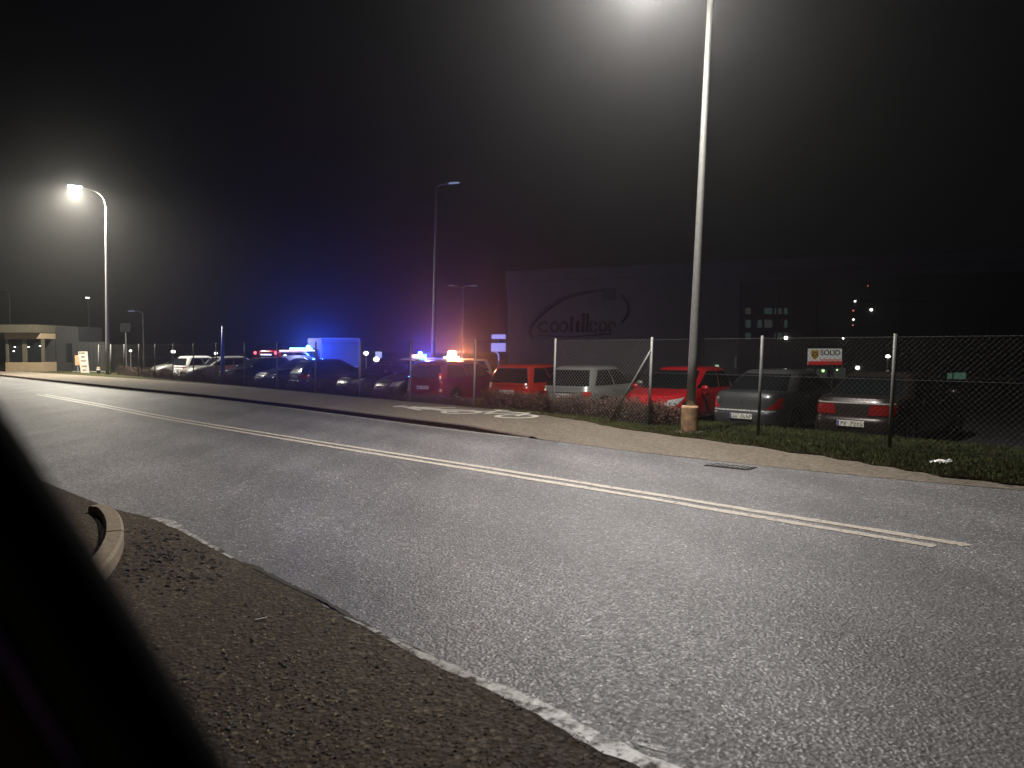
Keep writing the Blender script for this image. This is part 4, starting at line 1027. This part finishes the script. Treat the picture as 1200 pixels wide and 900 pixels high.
for x, z, dx, dz in ((0, .52, 1.3, .16), (-.45, .1, .35, .3), (.45, .1, .35, .3), (0, -.2, .3, .35), (0, -.62, .8, .14), (-.75, -.2, .2, .5), (.75, -.2, .2, .5)):
    fm.box((cx_ + x * sw, -.037, zc_ + h * .12 + z * h * .30), (dx * sw, .006, dz * h * .30))
fm.build('crest_detail', M['ink'], sg)
for x in (-.27, .27): MB().tube([(x * w, .06, 0), (x * w, .06, zc_ + h * .4)], .035, 8).build('leg', M['blackplastic'], sg)

# ------------------------------------------------------------------ door frame of the car the photo is taken from
cd = thing('car_door', 'black window frame and door of the car the photo is taken from', 'car door', (0, 0, 0))
edge = [(-330, 80), (-160, 270), (0, 482), (62, 578), (132, 690), (196, 798), (258, 905), (340, 1060), (430, 1240)]
def dpt(off, k, dep):
    x, y = edge[k]; a = edge[max(k - 1, 0)]; b = edge[min(k + 1, len(edge) - 1)]
    dx, dy = b[0] - a[0], b[1] - a[1]; l = math.hypot(dx, dy); nx, ny = -dy / l, dx / l     # towards lower left
    dd = 0.30 - 0.012 * k + dep
    return CAM + ray(x + nx * off, y + ny * off) * dd
def dtube(name, off, rpx, dep, m):
    pts = smooth([dpt(off, k, dep) for k in range(len(edge))], 4); MB().tube(pts, rpx * 0.26 / FPX, 20).build(name, m, cd, True)
dtube('weather_seal', 40, 40, 0.0, M['door']); dtube('window_channel', 98, 24, -0.014, M['doorseal'])
dtube('frame_moulding', 186, 28, -0.022, M['doortrim']); dtube('frame_ledge', 140, 34, 0.008, M['door'])
sk = MB(); rowsd = [[dpt(o, k, dp) for k in range(len(edge))] for o, dp in ((188, .012), (230, .022), (290, .025), (420, .02), (640, 0.0), (1000, -.03))]
sk.grid(lambda i, j: rowsd[j][i], len(edge), 6); o = sk.build('door_panel', M['door'], cd, True)
sm = o.modifiers.new('thick', 'SOLIDIFY'); sm.thickness = 0.012; sm.offset = -1

# ------------------------------------------------------------------ night air, sky, moonlight, camera
hz = MB().box((20, 105, 20), (660, 480, 44)); hb = hz.build('haze', M['white']); hb.data.materials.clear()
hm = bpy.data.materials.new('haze_air'); hm.use_nodes = True; nt = hm.node_tree
for n in list(nt.nodes):
    if n.type != 'OUTPUT_MATERIAL': nt.nodes.remove(n)
pv = nt.nodes.new('ShaderNodeVolumePrincipled'); pv.inputs['Color'].default_value = (.9, .9, .9, 1); pv.inputs['Density'].default_value = 0.00165; pv.inputs['Anisotropy'].default_value = 0.9
nt.links.new(pv.outputs['Volume'], [n for n in nt.nodes if n.type == 'OUTPUT_MATERIAL'][0].inputs['Volume'])
hb.data.materials.append(hm); tag(hb, 'thin night haze filling the air over the street', 'haze', kind='stuff')

W = bpy.data.worlds.new('World'); S.world = W; W.use_nodes = True; nt = W.node_tree
bg = nt.nodes['Background']; sky = nt.nodes.new('ShaderNodeTexSky'); sky.sky_type = 'NISHITA'; sky.sun_disc = False
sky.sun_elevation = math.radians(20); sky.sun_rotation = math.radians(200)
hsv = nt.nodes.new('ShaderNodeHueSaturation'); hsv.inputs['Saturation'].default_value = 0.15
nt.links.new(sky.outputs['Color'], hsv.inputs['Color']); nt.links.new(hsv.outputs['Color'], bg.inputs['Color']); bg.inputs['Strength'].default_value = 0.00022
sl = bpy.data.lights.new('moon', 'SUN'); sl.energy = 0.012; sl.angle = math.radians(.5); sl.color = (1, .95, .85)
so = bpy.data.objects.new('moon', sl); COL.objects.link(so); so.rotation_euler = (math.radians(62), 0, math.radians(-20))

cam = bpy.data.cameras.new('camera'); co = bpy.data.objects.new('camera', cam); COL.objects.link(co)
cam.sensor_width = 36; cam.lens = 36 * FPX / 1200; cam.clip_start = 0.02; cam.clip_end = 2000
cam.dof.use_dof = True; cam.dof.focus_distance = 13; cam.dof.aperture_fstop = 3.6
co.location = CAM; co.rotation_euler = (PI / 2 - PITCH, 0, 0); S.camera = co

S.render.engine = 'CYCLES'
cy = S.cycles; cy.use_denoising = True; cy.max_bounces = 6; cy.diffuse_bounces = 2; cy.glossy_bounces = 3; cy.volume_bounces = 0; cy.transmission_bounces = 2
cy.sample_clamp_indirect = 3; cy.caustics_reflective = False; cy.caustics_refractive = False
try: cy.denoising_input_passes = 'RGB_ALBEDO_NORMAL'
except Exception: pass
S.view_settings.view_transform = 'Standard'; S.view_settings.look = 'None'; S.view_settings.exposure = 0; S.view_settings.gamma = 1
